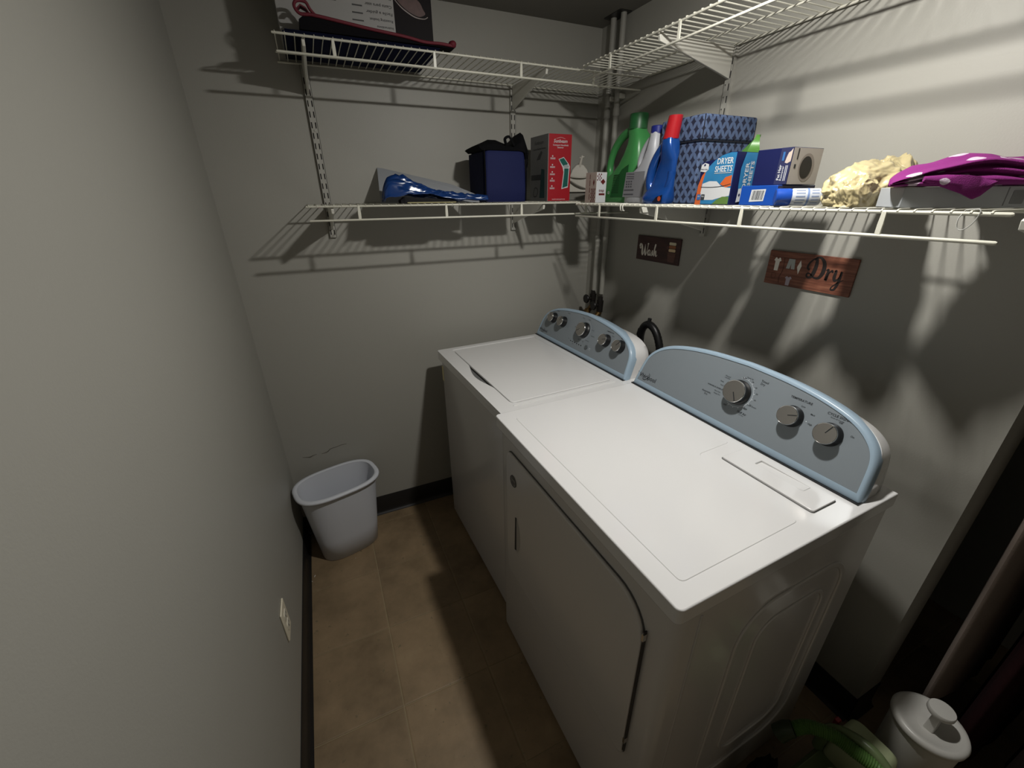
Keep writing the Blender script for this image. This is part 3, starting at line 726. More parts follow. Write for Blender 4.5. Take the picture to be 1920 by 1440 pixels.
r = bmesh.ops.extrude_face_region(bm, geom=list(bm.faces)); bmesh.ops.translate(bm, verts=[v for v in r['geom'] if isinstance(v, bmesh.types.BMVert)], vec=(0, 0, -0.0105))
bmesh.ops.recalc_face_normals(bm, faces=bm.faces)
me = bpy.data.meshes.new('deck'); bm.to_mesh(me); bm.free(); me.materials.append(m_white); me.shade_smooth(); me.set_sharp_from_angle(angle=math.radians(40))
o = bpy.data.objects.new('deck', me); COL.objects.link(o); o.parent = WA
md = o.modifiers.new('bevel', 'BEVEL'); md.width = 0.002; md.segments = 2; md.limit_method = 'ANGLE'; md.angle_limit = math.radians(60)
B().prism(rrect(LX0 - 0.001, LX1, LY0, LY1, [0.004, 0.014, 0.014, 0.004], 6), WH - 0.006, WH + 0.0035, TZ).build('lid', m_white, WA, bevel=0.0025, seg=3)
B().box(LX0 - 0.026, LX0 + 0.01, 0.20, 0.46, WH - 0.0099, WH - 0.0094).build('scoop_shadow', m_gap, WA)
#b = B(); b.ring(rrect(0.047, LX1 + 0.006, LY0 - 0.024, LY1 + 0.024, [0.004, 0.02, 0.02, 0.004], 6), rrect(0.050, LX1 + 0.003, LY0 - 0.021, LY1 + 0.021, [0.004, 0.018, 0.018, 0.004], 6), WH - 0.002, WH + 0.0009, TZ) if False else None
for yy in (LY0 - 0.018, LY1 + 0.018):
    B().tube([(0.06, yy, WH - 0.0008), (0.08, yy, WH + 0.0008), (0.46, yy, WH + 0.0008), (0.48, yy, WH - 0.0008)], 0.0026, 8).build('deck_ridge', m_white, WA, smooth=60)
b = B(); b.box(0.0112, 0.0125, WW - 0.034, WW - 0.014, 0.76, 0.83); b.build('sticker', M('sticker_yellow', (206, 196, 150), 0.6), WA)
T, tr = console(WA, 0.5115, 0.366, WH + 0.0005, 0.330, 0.186, WD - 0.006)
B().box(0.5073, 0.525, 0.038, 0.694, WH + 0.0003, WH + 0.003).build('console_gasket', m_black, WA)
for u, r_, a in ((-0.228, 0.0225, 100), (-0.147, 0.0225, 70), (0.012, 0.0300, -150), (0.160, 0.0228, 20), (0.244, 0.0228, 50)):
    knob(T, tr, u, 0.1085 if r_ < 0.03 else 0.112, r_, math.radians(a))
bt = B().prism(circ(0.062, 0.050, 0.0088, 20), -0.003, 0.001, T).build('start_button', M('button_grey', (96, 102, 106), 0.4, metal=0.3), tr, smooth=40)
b = B()
for k in range(6): b.flat(rrect(-0.052 + k * 0.0155 - 0.0032, -0.052 + k * 0.0155 + 0.0032, 0.0445, 0.0480, 0.001, 2), N0, T)
b.build('indicator_light', m_black, tr)
b = B(); brand(b, T, -0.280, 0.035, 0.0120); b.build('brand_lettering', m_ink, tr)
b = B()
lab('Load Size', -0.215, 0.145, 0.0036, bold=0.004); lab('Soil Level', -0.130, 0.1535, 0.0036, bold=0.006); lab('Whites', -0.020, 0.158, 0.0034); lab('Colors', 0.020, 0.160, 0.0034, bold=0.01)
lab('TEMPERATURE', 0.165, 0.1455, 0.0040, width=0.042, bold=0.008); lab('OPTIONS', 0.247, 0.139, 0.0040, width=0.030, bold=0.008); lab('Deep Water', 0.262, 0.1315, 0.0032, bold=0.004)
lab('Warm', 0.188, 0.135, 0.0032); lab('Cool', 0.202, 0.122, 0.0032); lab('Rinse', 0.287, 0.118, 0.0032); lab('Normal', 0.064, 0.125, 0.0034); lab('Bulky Items', 0.076, 0.102, 0.0034); lab('Drain & Spin', 0.052, 0.076, 0.0034)
lab('Quick', -0.040, 0.128, 0.0034); lab('Delicates', -0.050, 0.110, 0.0034); lab('OFF', -0.004, 0.066, 0.0038, bold=0.01); lab('Soak', 0.028, 0.0655, 0.0034)
lab('Wash', -0.070, 0.052, 0.0030); lab('Rinse', -0.030, 0.0385, 0.0026); lab('Spin', 0.0, 0.0385, 0.0026)
b.build('control_lettering', m_ink, tr)
b = B(); put_text(b, 'Start', T, 0.085, 0.0515, 0.0040, n=N0, bold=0.008); put_text(b, 'Pause', T, 0.085, 0.0455, 0.0034, n=N0)
arc = [(0.012 + 0.0395 * math.cos(math.radians(a)), 0.112 + 0.0395 * math.sin(math.radians(a)), 0.0008) for a in range(-115, 106, 20)]
ribbon(b, arc, lambda u, v, n: T(u, v, N0), k=3)
b.build('dial_ring', m_inkw, tr)

# ------------------------------------------------------------------ things on the lower shelf above the appliances
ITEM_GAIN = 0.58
RZ = -math.pi / 2
SR = ZLR + 0.0063      # top of the wires
SB = ZLB + 0.0063
def jug(name, label, loc, Hb, Wb, Dp, mat, mcap, cap, handle, body, dims_cap):
    """local x = along shelf to the right, y = depth; body sections (z, x0, x1), handle = path of (x, z, r)"""
    t = thing(name, label, 'bottle', loc, RZ)
    secs = []
    for z, x0, x1, dp in body:
        cx, hw = (x0 + x1) / 2, (x1 - x0) / 2; ring = []
        for k in range(28):
            a = 2 * math.pi * k / 28; c, s_ = math.cos(a), math.sin(a); e = 0.62
            ring.append((cx + hw * math.copysign(abs(c) ** e, c), Dp * dp / 2 * math.copysign(abs(s_) ** e, s_), z))
        secs.append(ring)
    o = B().loft(secs).build('body', mat, t, smooth=60)
    hp = spline([(x, 0, z, r) for x, z, r in handle], 6)
    B().tube([p[:3] for p in hp], [p[3] for p in hp], 14, flat=1.0).build('handle', mat, t, smooth=70)
    return t
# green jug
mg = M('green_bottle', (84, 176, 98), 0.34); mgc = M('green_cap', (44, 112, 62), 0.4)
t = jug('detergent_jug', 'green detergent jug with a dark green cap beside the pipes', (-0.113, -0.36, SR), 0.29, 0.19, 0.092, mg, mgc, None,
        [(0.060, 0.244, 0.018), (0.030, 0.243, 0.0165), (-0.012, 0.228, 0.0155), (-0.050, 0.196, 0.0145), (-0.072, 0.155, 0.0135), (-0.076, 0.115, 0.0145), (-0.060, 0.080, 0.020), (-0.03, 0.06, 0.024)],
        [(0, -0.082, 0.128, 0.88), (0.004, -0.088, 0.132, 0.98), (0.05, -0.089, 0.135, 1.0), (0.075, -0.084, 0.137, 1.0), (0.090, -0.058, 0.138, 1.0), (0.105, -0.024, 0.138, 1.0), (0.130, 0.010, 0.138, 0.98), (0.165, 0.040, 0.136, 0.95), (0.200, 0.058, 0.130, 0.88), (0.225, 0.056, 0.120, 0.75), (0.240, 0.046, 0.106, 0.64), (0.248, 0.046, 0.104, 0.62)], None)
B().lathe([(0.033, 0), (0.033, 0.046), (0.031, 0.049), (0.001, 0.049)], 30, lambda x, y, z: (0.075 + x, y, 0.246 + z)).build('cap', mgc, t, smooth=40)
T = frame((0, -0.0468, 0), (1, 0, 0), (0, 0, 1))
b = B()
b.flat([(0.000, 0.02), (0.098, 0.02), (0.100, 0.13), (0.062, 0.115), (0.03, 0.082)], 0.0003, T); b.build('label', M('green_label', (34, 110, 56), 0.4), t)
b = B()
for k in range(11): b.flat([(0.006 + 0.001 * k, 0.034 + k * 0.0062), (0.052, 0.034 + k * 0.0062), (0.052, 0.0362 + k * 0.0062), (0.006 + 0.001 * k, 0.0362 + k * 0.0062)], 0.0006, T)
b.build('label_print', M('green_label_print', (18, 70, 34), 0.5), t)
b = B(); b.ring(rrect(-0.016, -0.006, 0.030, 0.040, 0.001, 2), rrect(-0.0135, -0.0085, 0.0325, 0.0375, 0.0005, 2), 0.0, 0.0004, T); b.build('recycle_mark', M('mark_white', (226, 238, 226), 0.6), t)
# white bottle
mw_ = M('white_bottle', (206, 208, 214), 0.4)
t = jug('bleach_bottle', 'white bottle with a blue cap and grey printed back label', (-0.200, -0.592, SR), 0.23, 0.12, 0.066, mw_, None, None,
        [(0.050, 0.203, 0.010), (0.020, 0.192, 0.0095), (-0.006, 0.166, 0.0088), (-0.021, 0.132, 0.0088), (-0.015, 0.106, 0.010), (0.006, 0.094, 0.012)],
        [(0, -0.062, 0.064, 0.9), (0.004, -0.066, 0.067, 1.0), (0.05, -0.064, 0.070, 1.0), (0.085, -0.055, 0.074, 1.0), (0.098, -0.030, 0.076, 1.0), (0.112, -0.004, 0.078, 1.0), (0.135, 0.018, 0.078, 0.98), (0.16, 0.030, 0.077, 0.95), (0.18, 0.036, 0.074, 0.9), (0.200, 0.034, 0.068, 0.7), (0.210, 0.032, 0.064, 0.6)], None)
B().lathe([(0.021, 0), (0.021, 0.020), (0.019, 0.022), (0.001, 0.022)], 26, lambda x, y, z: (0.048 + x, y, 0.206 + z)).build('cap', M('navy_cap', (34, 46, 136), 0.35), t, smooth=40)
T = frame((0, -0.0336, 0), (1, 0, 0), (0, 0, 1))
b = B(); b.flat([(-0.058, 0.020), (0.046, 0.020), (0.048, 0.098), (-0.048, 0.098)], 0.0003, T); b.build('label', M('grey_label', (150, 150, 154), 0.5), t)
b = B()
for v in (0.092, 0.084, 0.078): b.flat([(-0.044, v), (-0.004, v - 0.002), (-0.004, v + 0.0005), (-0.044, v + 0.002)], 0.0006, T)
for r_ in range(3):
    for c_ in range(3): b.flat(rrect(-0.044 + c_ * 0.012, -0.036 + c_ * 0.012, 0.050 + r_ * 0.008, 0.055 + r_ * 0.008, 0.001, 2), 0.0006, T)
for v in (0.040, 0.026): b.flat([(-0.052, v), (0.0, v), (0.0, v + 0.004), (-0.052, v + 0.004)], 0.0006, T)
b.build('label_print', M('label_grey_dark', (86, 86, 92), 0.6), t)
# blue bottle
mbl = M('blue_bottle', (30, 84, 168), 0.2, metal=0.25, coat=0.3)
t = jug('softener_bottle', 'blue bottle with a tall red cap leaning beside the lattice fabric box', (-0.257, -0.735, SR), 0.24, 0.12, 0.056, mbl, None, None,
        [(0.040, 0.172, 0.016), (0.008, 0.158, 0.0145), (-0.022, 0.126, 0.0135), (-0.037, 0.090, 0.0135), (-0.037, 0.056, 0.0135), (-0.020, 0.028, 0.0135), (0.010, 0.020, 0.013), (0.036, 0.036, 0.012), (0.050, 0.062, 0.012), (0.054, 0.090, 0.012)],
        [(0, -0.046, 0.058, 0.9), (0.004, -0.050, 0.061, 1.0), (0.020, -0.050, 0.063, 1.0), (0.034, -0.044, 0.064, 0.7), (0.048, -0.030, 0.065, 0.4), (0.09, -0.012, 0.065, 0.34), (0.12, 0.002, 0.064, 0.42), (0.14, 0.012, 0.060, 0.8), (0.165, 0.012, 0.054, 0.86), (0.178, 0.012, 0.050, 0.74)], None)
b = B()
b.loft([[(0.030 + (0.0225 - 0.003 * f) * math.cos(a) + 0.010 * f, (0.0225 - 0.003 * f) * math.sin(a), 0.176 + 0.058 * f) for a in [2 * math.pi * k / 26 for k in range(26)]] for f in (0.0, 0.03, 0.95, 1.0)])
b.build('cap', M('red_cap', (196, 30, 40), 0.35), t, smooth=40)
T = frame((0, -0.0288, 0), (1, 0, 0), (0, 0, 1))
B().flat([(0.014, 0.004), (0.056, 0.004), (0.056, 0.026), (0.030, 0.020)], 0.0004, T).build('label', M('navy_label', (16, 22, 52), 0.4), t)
B().flat(circ(0.044, 0.015, 0.007, 14), 0.0007, T).build('label_print', M('orange_spot', (206, 84, 44), 0.5), t)
# lattice fabric box with lid
def uv_box(x0, x1, y0, y1, z0, z1, name, mat, parent, bevel=0.004):
    o = B().box(x0, x1, y0, y1, z0, z1).build(name, mat, parent, bevel=bevel)
    me = o.data; uvl = me.uv_layers.new(name='UVMap')
    for p in me.polygons:
        n = p.normal
        for li in p.loop_indices:
            c = me.vertices[me.loops[li].vertex_index].co
            uvl.data[li].uv = (c.x, c.z) if abs(n.y) > 0.5 else ((c.y + 0.003, c.z) if abs(n.x) > 0.5 else (c.x, c.y))
    return o
m_lat = lattice_material()
t = thing('fabric_box', 'navy lattice-print fabric storage box with a lid', 'storage box', (-0.222, -0.680, SR), 0)
uv_box(0.003, 0.209, -0.167, -0.003, 0.0, 0.200, 'box', m_lat, t)
ld = uv_box(0.0, 0.212, -0.170, 0.0, 0.168, 0.232, 'lid', m_lat, t, 0.006)
B().box(-0.0006, 0.2126, -0.1706, 0.0006, 0.1655, 0.1680).build('lid_hem', M('navy_binding', (14, 18, 36), 0.8), ld)
B().box(0.0, 0.0022, -0.1712, -0.1695, 0.17, 0.230).build('lid_seam', M('navy_binding', (14, 18, 36), 0.8), ld)
# dryer sheets carton (front faces the room, right side faces the door)
t = thing('dryer_sheet_box', 'blue and orange carton of dryer sheets in front of the lattice fabric box', 'carton', (-0.275, -0.911, SR), RZ)
w, d, h = 0.1145, 0.098, 0.122; navy = M('navy_card', (20, 28, 84), 0.45)
prof = [(0, 0), (w, 0), (w + 0.001, h), (w * 0.82, h + 0.001), (w * 0.6, h - 0.004), (w * 0.42, h - 0.013), (w * 0.3, h - 0.014), (0.006, h - 0.018)]
b = B(); b.prism(prof, 0, d, lambda u, v, n: (u, n, v)); b.build('carton', navy, t)
T = frame((0, -0.0002, 0), (1, 0, 0), (0, 0, 1))
blue = M('print_blue', (52, 136, 190), 0.45, var=0.25, vscale=30); org = M('print_orange', (232, 112, 56), 0.45); wht = M('print_white', (236, 238, 240), 0.45); grn = M('print_green', (106, 142, 70), 0.5)
B().flat([(0, 0), (0.020, 0), (0.016, 0.05), (0.022, 0.078), (0.030, 0.092), (0.012, 0.072), (0.004, 0.050)], 0.0003, T).build('orange_print', org, t)
bp_ = [(0.020, 0.002), (w - 0.004, 0.002), (w - 0.003, h - 0.001), (w * 0.82, h), (w * 0.6, h - 0.005), (w * 0.42, h - 0.015), (0.030, 0.092), (0.022, 0.078), (0.016, 0.05)]
B().flat(bp_, 0.0004, T).build('sky_print', blue, t)
B().flat([(0.018, 0.052), (0.040, 0.058), (0.064, 0.057), (0.082, 0.044), (w - 0.004, 0.040), (w - 0.004, 0.022), (0.085, 0.018), (0.060, 0.012), (0.022, 0.012), (0.016, 0.03)], 0.0006, T).build('towel_print', wht, t)
B().flat([(0.076, 0.050), (0.090, 0.066), (w - 0.006, 0.070), (w - 0.004, 0.045), (0.094, 0.042)], 0.0007, T).build('orange_towel_print', org, t)
B().flat([(0.060, 0.002), (w - 0.004, 0.002), (w - 0.004, 0.020), (0.090, 0.020), (0.072, 0.012)], 0.0007, T).build('grass_print', grn, t)
b = B(); ribbon(b, [(0.014, 0.044, 0.0016), (0.05, 0.043, 0.0016), (0.085, 0.045, 0.0016), (w - 0.005, 0.050, 0.0016)], T, n=0.0009); b.build('twine_print', m_ink, t)
hexp = [(0.004, 0.083), (0.006, 0.098), (0.016, 0.103), (0.030, 0.099), (0.031, 0.086), (0.022, 0.080)]
B().flat(hexp, 0.0009, T).build('logo_plate', wht, t)
b = B(); b.flat([(0.017, 0.101), (0.0205, 0.0975), (0.017, 0.094), (0.0135, 0.0975)], 0.0012, T); put_text(b, "Member's Mark", T, 0.0175, 0.0875, 0.0035, width=0.022, n=0.0012, bold=0.01, rot=-0.05); b.build('logo_print', navy, t)
b = B(); put_text(b, 'DRYER', T, 0.081, 0.104, 0.0135, width=0.050, bold=0.02, n=0.0010); put_text(b, 'SHEETS', T, 0.079, 0.086, 0.0135, width=0.054, bold=0.02, n=0.0010); b.flat([(0.052, 0.0755), (0.105, 0.0755), (0.105, 0.0768), (0.052, 0.0768)], 0.0010, T); b.build('lettering', wht, t)
for u, m_ in ((0.012, M('badge_blue', (60, 118, 184), 0.5)), (0.026, M('badge_dark', (60, 66, 72), 0.5))):
    B().prism(rrect(u - 0.006, u + 0.006, 0.012, 0.026, 0.002, 3), 0.0, 0.0010, T).build('badge_print', m_, t)
b = B(); put_text(b, '200', T, 0.012, 0.021, 0.0040, n=0.0013); put_text(b, '400', T, 0.026, 0.021, 0.0040, n=0.0013); b.build('badge_lettering', wht, t)
T2 = frame((w + 0.0012, 0, 0), (0, 1, 0), (0, 0, 1))
B().flat([(0.026, 0.008), (d - 0.003, 0.002), (d - 0.003, h - 0.001), (0.028, h - 0.001), (0.018, 0.085), (0.020, 0.045)], 0.0004, T2).build('side_sky_print', blue, t)
b = B(); put_text(b, 'DRYER', T2, 0.039, 0.068, 0.0125, width=0.062, rot=math.pi / 2, n=0.0008, bold=0.02); put_text(b, 'SHEETS', T2, 0.056, 0.070, 0.0115, width=0.064, rot=math.pi / 2, n=0.0008, bold=0.02); b.build('side_lettering', wht, t)
B().flat([(0.020, 0.006), (0.034, 0.008), (0.036, 0.040), (0.022, 0.038)], 0.0008, T2).build('side_logo_plate', wht, t)
B().flat([(0.028, 0.028), (0.0315, 0.0235), (0.028, 0.019), (0.0245, 0.0235)], 0.0011, T2).build('side_logo_print', navy, t)
B().flat([(0.074, h - 0.001), (0.092, h - 0.001), (0.088, h - 0.022), (0.080, h - 0.028)], 0.0008, T2).build('side_orange_print', org, t)
# green pouch tip behind it, and the teal corner below the wires
t = thing('green_pouch', 'green plastic pouch sticking up behind the dryer sheets carton', 'pouch', (-0.130, -0.935, SR), RZ)
b = B(); secs = []
for z, x0, x1, y in ((0, -0.030, 0.034, 0.0), (0.06, -0.036, 0.036, 0.004), (0.118, -0.034, 0.038, 0.0), (0.134, -0.020, 0.036, -0.004), (0.150, -0.002, 0.030, -0.002), (0.164, 0.013, 0.023, 0.004), (0.172, 0.0185, 0.0195, 0.006)):
    m_ = (x0 + x1) / 2; secs.append([(x0, y, z), (m_, y - 0.010, z), (x1, y + 0.002, z), (m_, y + 0.008, z)])
b.loft(secs).build('pouch', M('green_film', (104, 166, 74), 0.35), t, smooth=35)
t = thing('teal_bag_corner', 'teal plastic corner poking down through the wire shelf', 'plastic bag', (-0.197, -1.003, ZLR - 0.052), RZ)
b = B(); secs = []
for z, hw in ((0.0, 0.002), (0.006, 0.0055), (0.02, 0.009), (0.035, 0.0105), (0.0538, 0.0108)):
    secs.append([(-hw + 0.006, 0, z), (0, -0.006, z), (hw, 0, z), (0, 0.006, z)])
b.loft(secs).build('corner', M('teal_film', (22, 104, 112), 0.35), t, smooth=50)
# small blue carton lying, barcode to the front
t = thing('barcode_carton', 'blue carton lying flat with its barcode showing, under the navy carton', 'carton', (-0.272, -1.052, SR), RZ)
w, d, h = 0.0955, 0.135, 0.044
B().box(0, w, 0, d, 0, h).build('carton', M('royal_card', (22, 84, 186), 0.4), t, bevel=0.001)
T = frame((0, -0.0002, 0), (1, 0, 0), (0, 0, 1))
B().flat([(0.028, 0.008), (0.066, 0.010), (0.068, 0.036), (0.030, 0.035)], 0.0003, T).build('barcode_label', wht, t)
b = B(); x = 0.033
random.seed(3)
while x < 0.063:
    q = random.choice((0.0008, 0.0012, 0.0018)); b.flat([(x, 0.0125), (x + q, 0.0125), (x + q + 0.0015, 0.033), (x + 0.0015, 0.033)], 0.0006, T); x += q + random.choice((0.0008, 0.0011, 0.0016))
b.build('barcode', m_ink, t)
T2 = frame((w + 0.0002, 0, 0), (0, 1, 0), (0, 0, 1))
B().flat([(0.001, 0.001), (d - 0.001, 0.001), (d - 0.001, h - 0.001), (0.001, h - 0.001)], 0.0002, T2).build('side_print', M('slate_print', (62, 66, 112), 0.5, var=0.3, vscale=90), t)
b = B()
for k in range(6): b.flat([(0.01, 0.008 + k * 0.0052), (0.046 + 0.01 * (k % 3), 0.008 + k * 0.0052), (0.046 + 0.01 * (k % 3), 0.0102 + k * 0.0052), (0.01, 0.0102 + k * 0.0052)], 0.0005, T2)
b.build('side_lettering', M('pale_print', (170, 172, 196), 0.5), t)
# navy carton on top of it
t = thing('pet_hair_remover_box', 'navy carton with a printed black circle on its white end, lying on the blue carton', 'carton', (-0.258, -1.067, SR + 0.0446), RZ)
w, d, h = 0.0885, 0.105, 0.0765
b = B(); b.box(0, w, 0, d, 0, h); b.build('carton', navy, t, bevel=0.001)
T = frame((0, -0.0002, 0), (1, 0, 0), (0, 0, 1))
B().flat([(0.058, 0.001), (w, 0.001), (w, h), (0.060, h)], 0.0003, T).build('grey_print', M('slate_print2', (52, 56, 96), 0.45), t)
b = B(); put_text(b, 'Pet Hair', T, 0.0655, 0.026, 0.0062, width=0.032, rot=math.pi / 2, n=0.0006, bold=0.02); put_text(b, 'Remover', T, 0.0725, 0.024, 0.0050, width=0.030, rot=math.pi / 2, n=0.0006, bold=0.01)
for u in (0.0785, 0.082): b.flat([(u, 0.008), (u + 0.0014, 0.008), (u + 0.0014, 0.040), (u, 0.040)], 0.0006, T)
b.build('lettering', wht, t)
B().flat([(0.066, 0.050), (0.071, 0.050), (0.071, 0.068), (0.066, 0.068)], 0.0006, T).build('blue_print', M('badge_blue', (60, 118, 184)), t)
B().flat([(0.074, 0.046), (0.080, 0.044), (0.0875, 0.048), (0.0878, 0.074), (0.083, 0.068), (0.079, 0.066), (0.076, 0.056)], 0.0006, T).build('cat_print', M('cat_cream', (222, 204, 190), 0.6), t)
T2 = frame((w + 0.0002, 0, 0), (0, 1, 0), (0, 0, 1))
B().flat([(0.001, 0.001), (d - 0.001, 0.001), (d - 0.001, h - 0.001), (0.001, h - 0.001)], 0.0002, T2).build('white_end', M('card_cream', (214, 206, 198), 0.5), t)
B().flat(circ(0.056, 0.036, 0.027, 30, 0.029), 0.0005, T2).build('circle_rim_print', M('card_grey', (176, 166, 158), 0.5), t)
B().flat(circ(0.054, 0.036, 0.0205, 30, 0.023), 0.0008, T2).build('circle_print', M('print_black', (26, 20, 18), 0.5), t)
b = B(); b.flat([(0.012, 0.034), (0.018, 0.034), (0.018, 0.042), (0.012, 0.042)], 0.0006, T2); b.flat([(0.016, 0.052), (0.020, 0.052), (0.020, 0.074), (0.016, 0.074)], 0.0006, T2); b.build('end_print', m_ink, t)
# white tube with a blue cap
t = thing('spray_can', 'small white tube with a blue cap lying on its side beside the cream bag', 'tube', (-0.292, -1.160, SR + 0.0185), 0, rot=(0, 0, math.radians(-44)))
rot = lambda x, y, z: (z, x, y)
B().lathe([(0.001, 0.030), (0.0165, 0.030), (0.0178, 0.034), (0.0178, 0.084), (0.0165, 0.088), (0.001, 0.089)], 28, rot).build('tube', M('tube_white', (222, 228, 238), 0.35), t, smooth=40)
B().lathe([(0.0162, 0.0), (0.0180, 0.002), (0.0180, 0.028), (0.017, 0.031), (0.001, 0.031)], 28, rot).build('cap', M('tube_cap_blue', (30, 84, 190), 0.35), t, smooth=40)
B().lathe([(0.0182, 0.060), (0.0182, 0.064)], 28, rot, cap=False).build('band_print', M('tube_band', (130, 156, 206), 0.4), t, smooth=40)
b = B()
for a0 in (2.2, 2.6, 3.0, 3.4, 3.8):
    for z0, z1 in ((0.038, 0.056), (0.068, 0.082)):
        b.loft([[(z0, 0.01815 * math.cos(a0 + k * 0.07), 0.01815 * math.sin(a0 + k * 0.07)) for k in range(3)], [(z1, 0.01815 * math.cos(a0 + k * 0.07), 0.01815 * math.sin(a0 + k * 0.07)) for k in range(3)]], cap=False, closed=False)
b.build('label_print', M('tube_print', (150, 166, 198), 0.5), t)
# cream plastic bag
t = thing('plastic_bag', 'crumpled cream plastic bag between the tube and the grey box', 'plastic bag', (-0.158, -1.278, SR))
mcr = M('cream_film', (222, 206, 158), 0.33, var=0.10, vscale=16)
def film_lump(name, size, loc, seed):
    bm = bmesh.new(); bmesh.ops.create_icosphere(bm, subdivisions=6, radius=1.0)
    for v in bm.verts:
        d = v.co.normalized(); q = d * 1.5 + Vector((seed, -seed, seed * 0.5))
        w1 = noise.noise_vector(q * 0.9) * 0.45
        cr = 0.55 - abs(noise.noise(q + w1)) * 1.5 + 0.55 * (0.35 - abs(noise.noise(q * 2.0 + w1 * 2))) + 0.20 * (0.3 - abs(noise.noise(q * 4.6 + w1 * 4))) + 0.05 * (0.3 - abs(noise.noise(q * 10)))
        r = 1 + 0.26 * cr
        p = Vector((d.x * r * size[0], d.y * r * size[1], d.z * r * size[2])); p.z = max(p.z, -size[2] * 0.5); v.co = p
    zm = min(v.co.z for v in bm.verts)
    for v in bm.verts: v.co.z -= zm
    me = bpy.data.meshes.new(name); bm.to_mesh(me); bm.free(); me.materials.append(mcr); me.shade_smooth()
    o = bpy.data.objects.new(name, me); COL.objects.link(o); o.parent = t; o.location = loc
film_lump('bag', (0.100, 0.058, 0.054), (0.0, 0.004, 0), 3.1)
film_lump('bunched_end', (0.046, 0.042, 0.062), (0.080, 0.004, 0.002), 7.7)
film_lump('loose_film', (0.042, 0.030, 0.036), (-0.082, -0.022, 0), 1.4)
# grey-white flat box, turned on the shelf
PH = math.radians(-40)
t = thing('flat_box', 'flat pale grey cardboard box under the purple fleece', 'box', (-0.282, -1.400, SR), PH)
B().box(0, 0.300, 0, 0.086, 0, 0.0345).build('box', M('grey_card', (200, 204, 208), 0.55, var=0.04, vscale=12), t, bevel=0.0012)
B().box(0.150, 0.1512, -0.0006, 0.0, 0.003, 0.033).build('tape_edge', M('grey_card_dark', (150, 152, 154), 0.6), t)
B().prism(rrect(0.158, 0.176, 0.006, 0.028, 0.002), 0.0, 0.0006, frame((0, 0, 0), (1, 0, 0), (0, 0, 1))).build('scuff', M('grey_card_dark', (150, 152, 154)), t)
# purple fleece: folded layers
t = thing('fleece_throw', 'purple polka-dot fleece folded loosely on top of the flat grey box', 'blanket', (-0.282, -1.400, SR + 0.0352), PH)
m_fl = dots_material()
secs = []; NX = 40
for i in range(NX + 1):
    f = i / NX; x = -0.022 + 0.312 * f; tp = min(1.0, (f / 0.16)) ** 0.7
    h_ = (0.024 + 0.020 * math.exp(-((f - 0.42) / 0.20) ** 2) + 0.016 * math.exp(-((f - 0.80) / 0.16) ** 2)) * (0.30 + 0.70 * tp)
    front = []; n = 22
    for k in range(n + 1):
        g = k / n; ph = 3.0 * g + 0.35 * math.sin(f * 5.0) * math.sin(g * 3.1)
        lobe = abs(math.sin(math.pi * ph)) ** 0.55
        yy = 0.008 - 0.020 * lobe * (0.4 + 0.6 * tp) + 0.010 * noise.noise(Vector((f * 4, g * 1.5, 2.0))) + 0.022 * (1 - g) * g * math.sin(f * 6.3 + 0.6)
        front.append((x, yy, h_ * (1 - g) + 0.0004))
    top = [(x, 0.012 + (0.070 + 0.085 * max(0.0, min(1.0, (f - 0.45) / 0.2))) * q * tp + 0.004 * math.sin(f * 9), h_ + 0.010 * math.sin(math.pi * q) * tp + 0.004 * noise.noise(Vector((f * 7, q * 4, 5.0)))) for q in (1.0, 0.8, 0.6, 0.4, 0.2, 0.06)]  # back edge widened past the box, shaped to keep lamp light off the wall
    secs.append([(x, 0.012 + (0.072 + 0.085 * max(0.0, min(1.0, (f - 0.45) / 0.2))) * tp, 0.0004)] + top + front)
B().loft(secs).build('folded_cloth', m_fl, t, smooth=179)
secs = []
for x, zb, zt, y in ((0.018, 0.008, 0.016, -0.008), (0.045, -0.001, 0.018, -0.014), (0.075, -0.012, 0.017, -0.016), (0.094, -0.021, 0.014, -0.015), (0.104, -0.016, 0.010, -0.013), (0.122, 0.004, 0.008, -0.009)):
    secs.append([(x, y - 0.004, zb), (x, y - 0.007, (zb + zt) * .5), (x, y - 0.003, zt), (x, y + 0.004, zt), (x, y + 0.002, (zb + zt) * .5), (x, y + 0.001, zb)])
B().loft(secs).build('hanging_flap', m_fl, t, smooth=70)
# small things on the wires
t = thing('shelf_clip', 'white plastic clip on the front rod below the bottles', 'clip', (-SD, -0.630, ZLR), RZ)
for k in (-0.006, 0.006):
    B().tube([(k, 0.012, 0.006), (k, -0.004, 0.0045), (k, -0.006, -0.004), (k, -0.0035, -0.014), (k, 0.002, -0.016)], 0.0022, 8).build('prong', m_steel_w, t, smooth=60)
B().box(-0.007, 0.007, 0.008, 0.014, 0.004, 0.0075).build('bridge', m_steel_w, t, bevel=0.001)
t = thing('twist_tie', 'thin clear plastic loop hanging from the shelf end', 'tie', (-SD, -1.512, ZLR), RZ)
B().tube(spline([(-0.010, 0, 0.005), (-0.013, -0.005, -0.008), (-0.010, -0.005, -0.022), (-0.002, -0.005, -0.024), (0.007, -0.005, -0.012), (0.009, -0.004, 0.006), (-0.010, 0.0, 0.0055)], 6), 0.0009, 6).build('loop', M('clear_film', (214, 214, 208), 0.3), t, smooth=60)

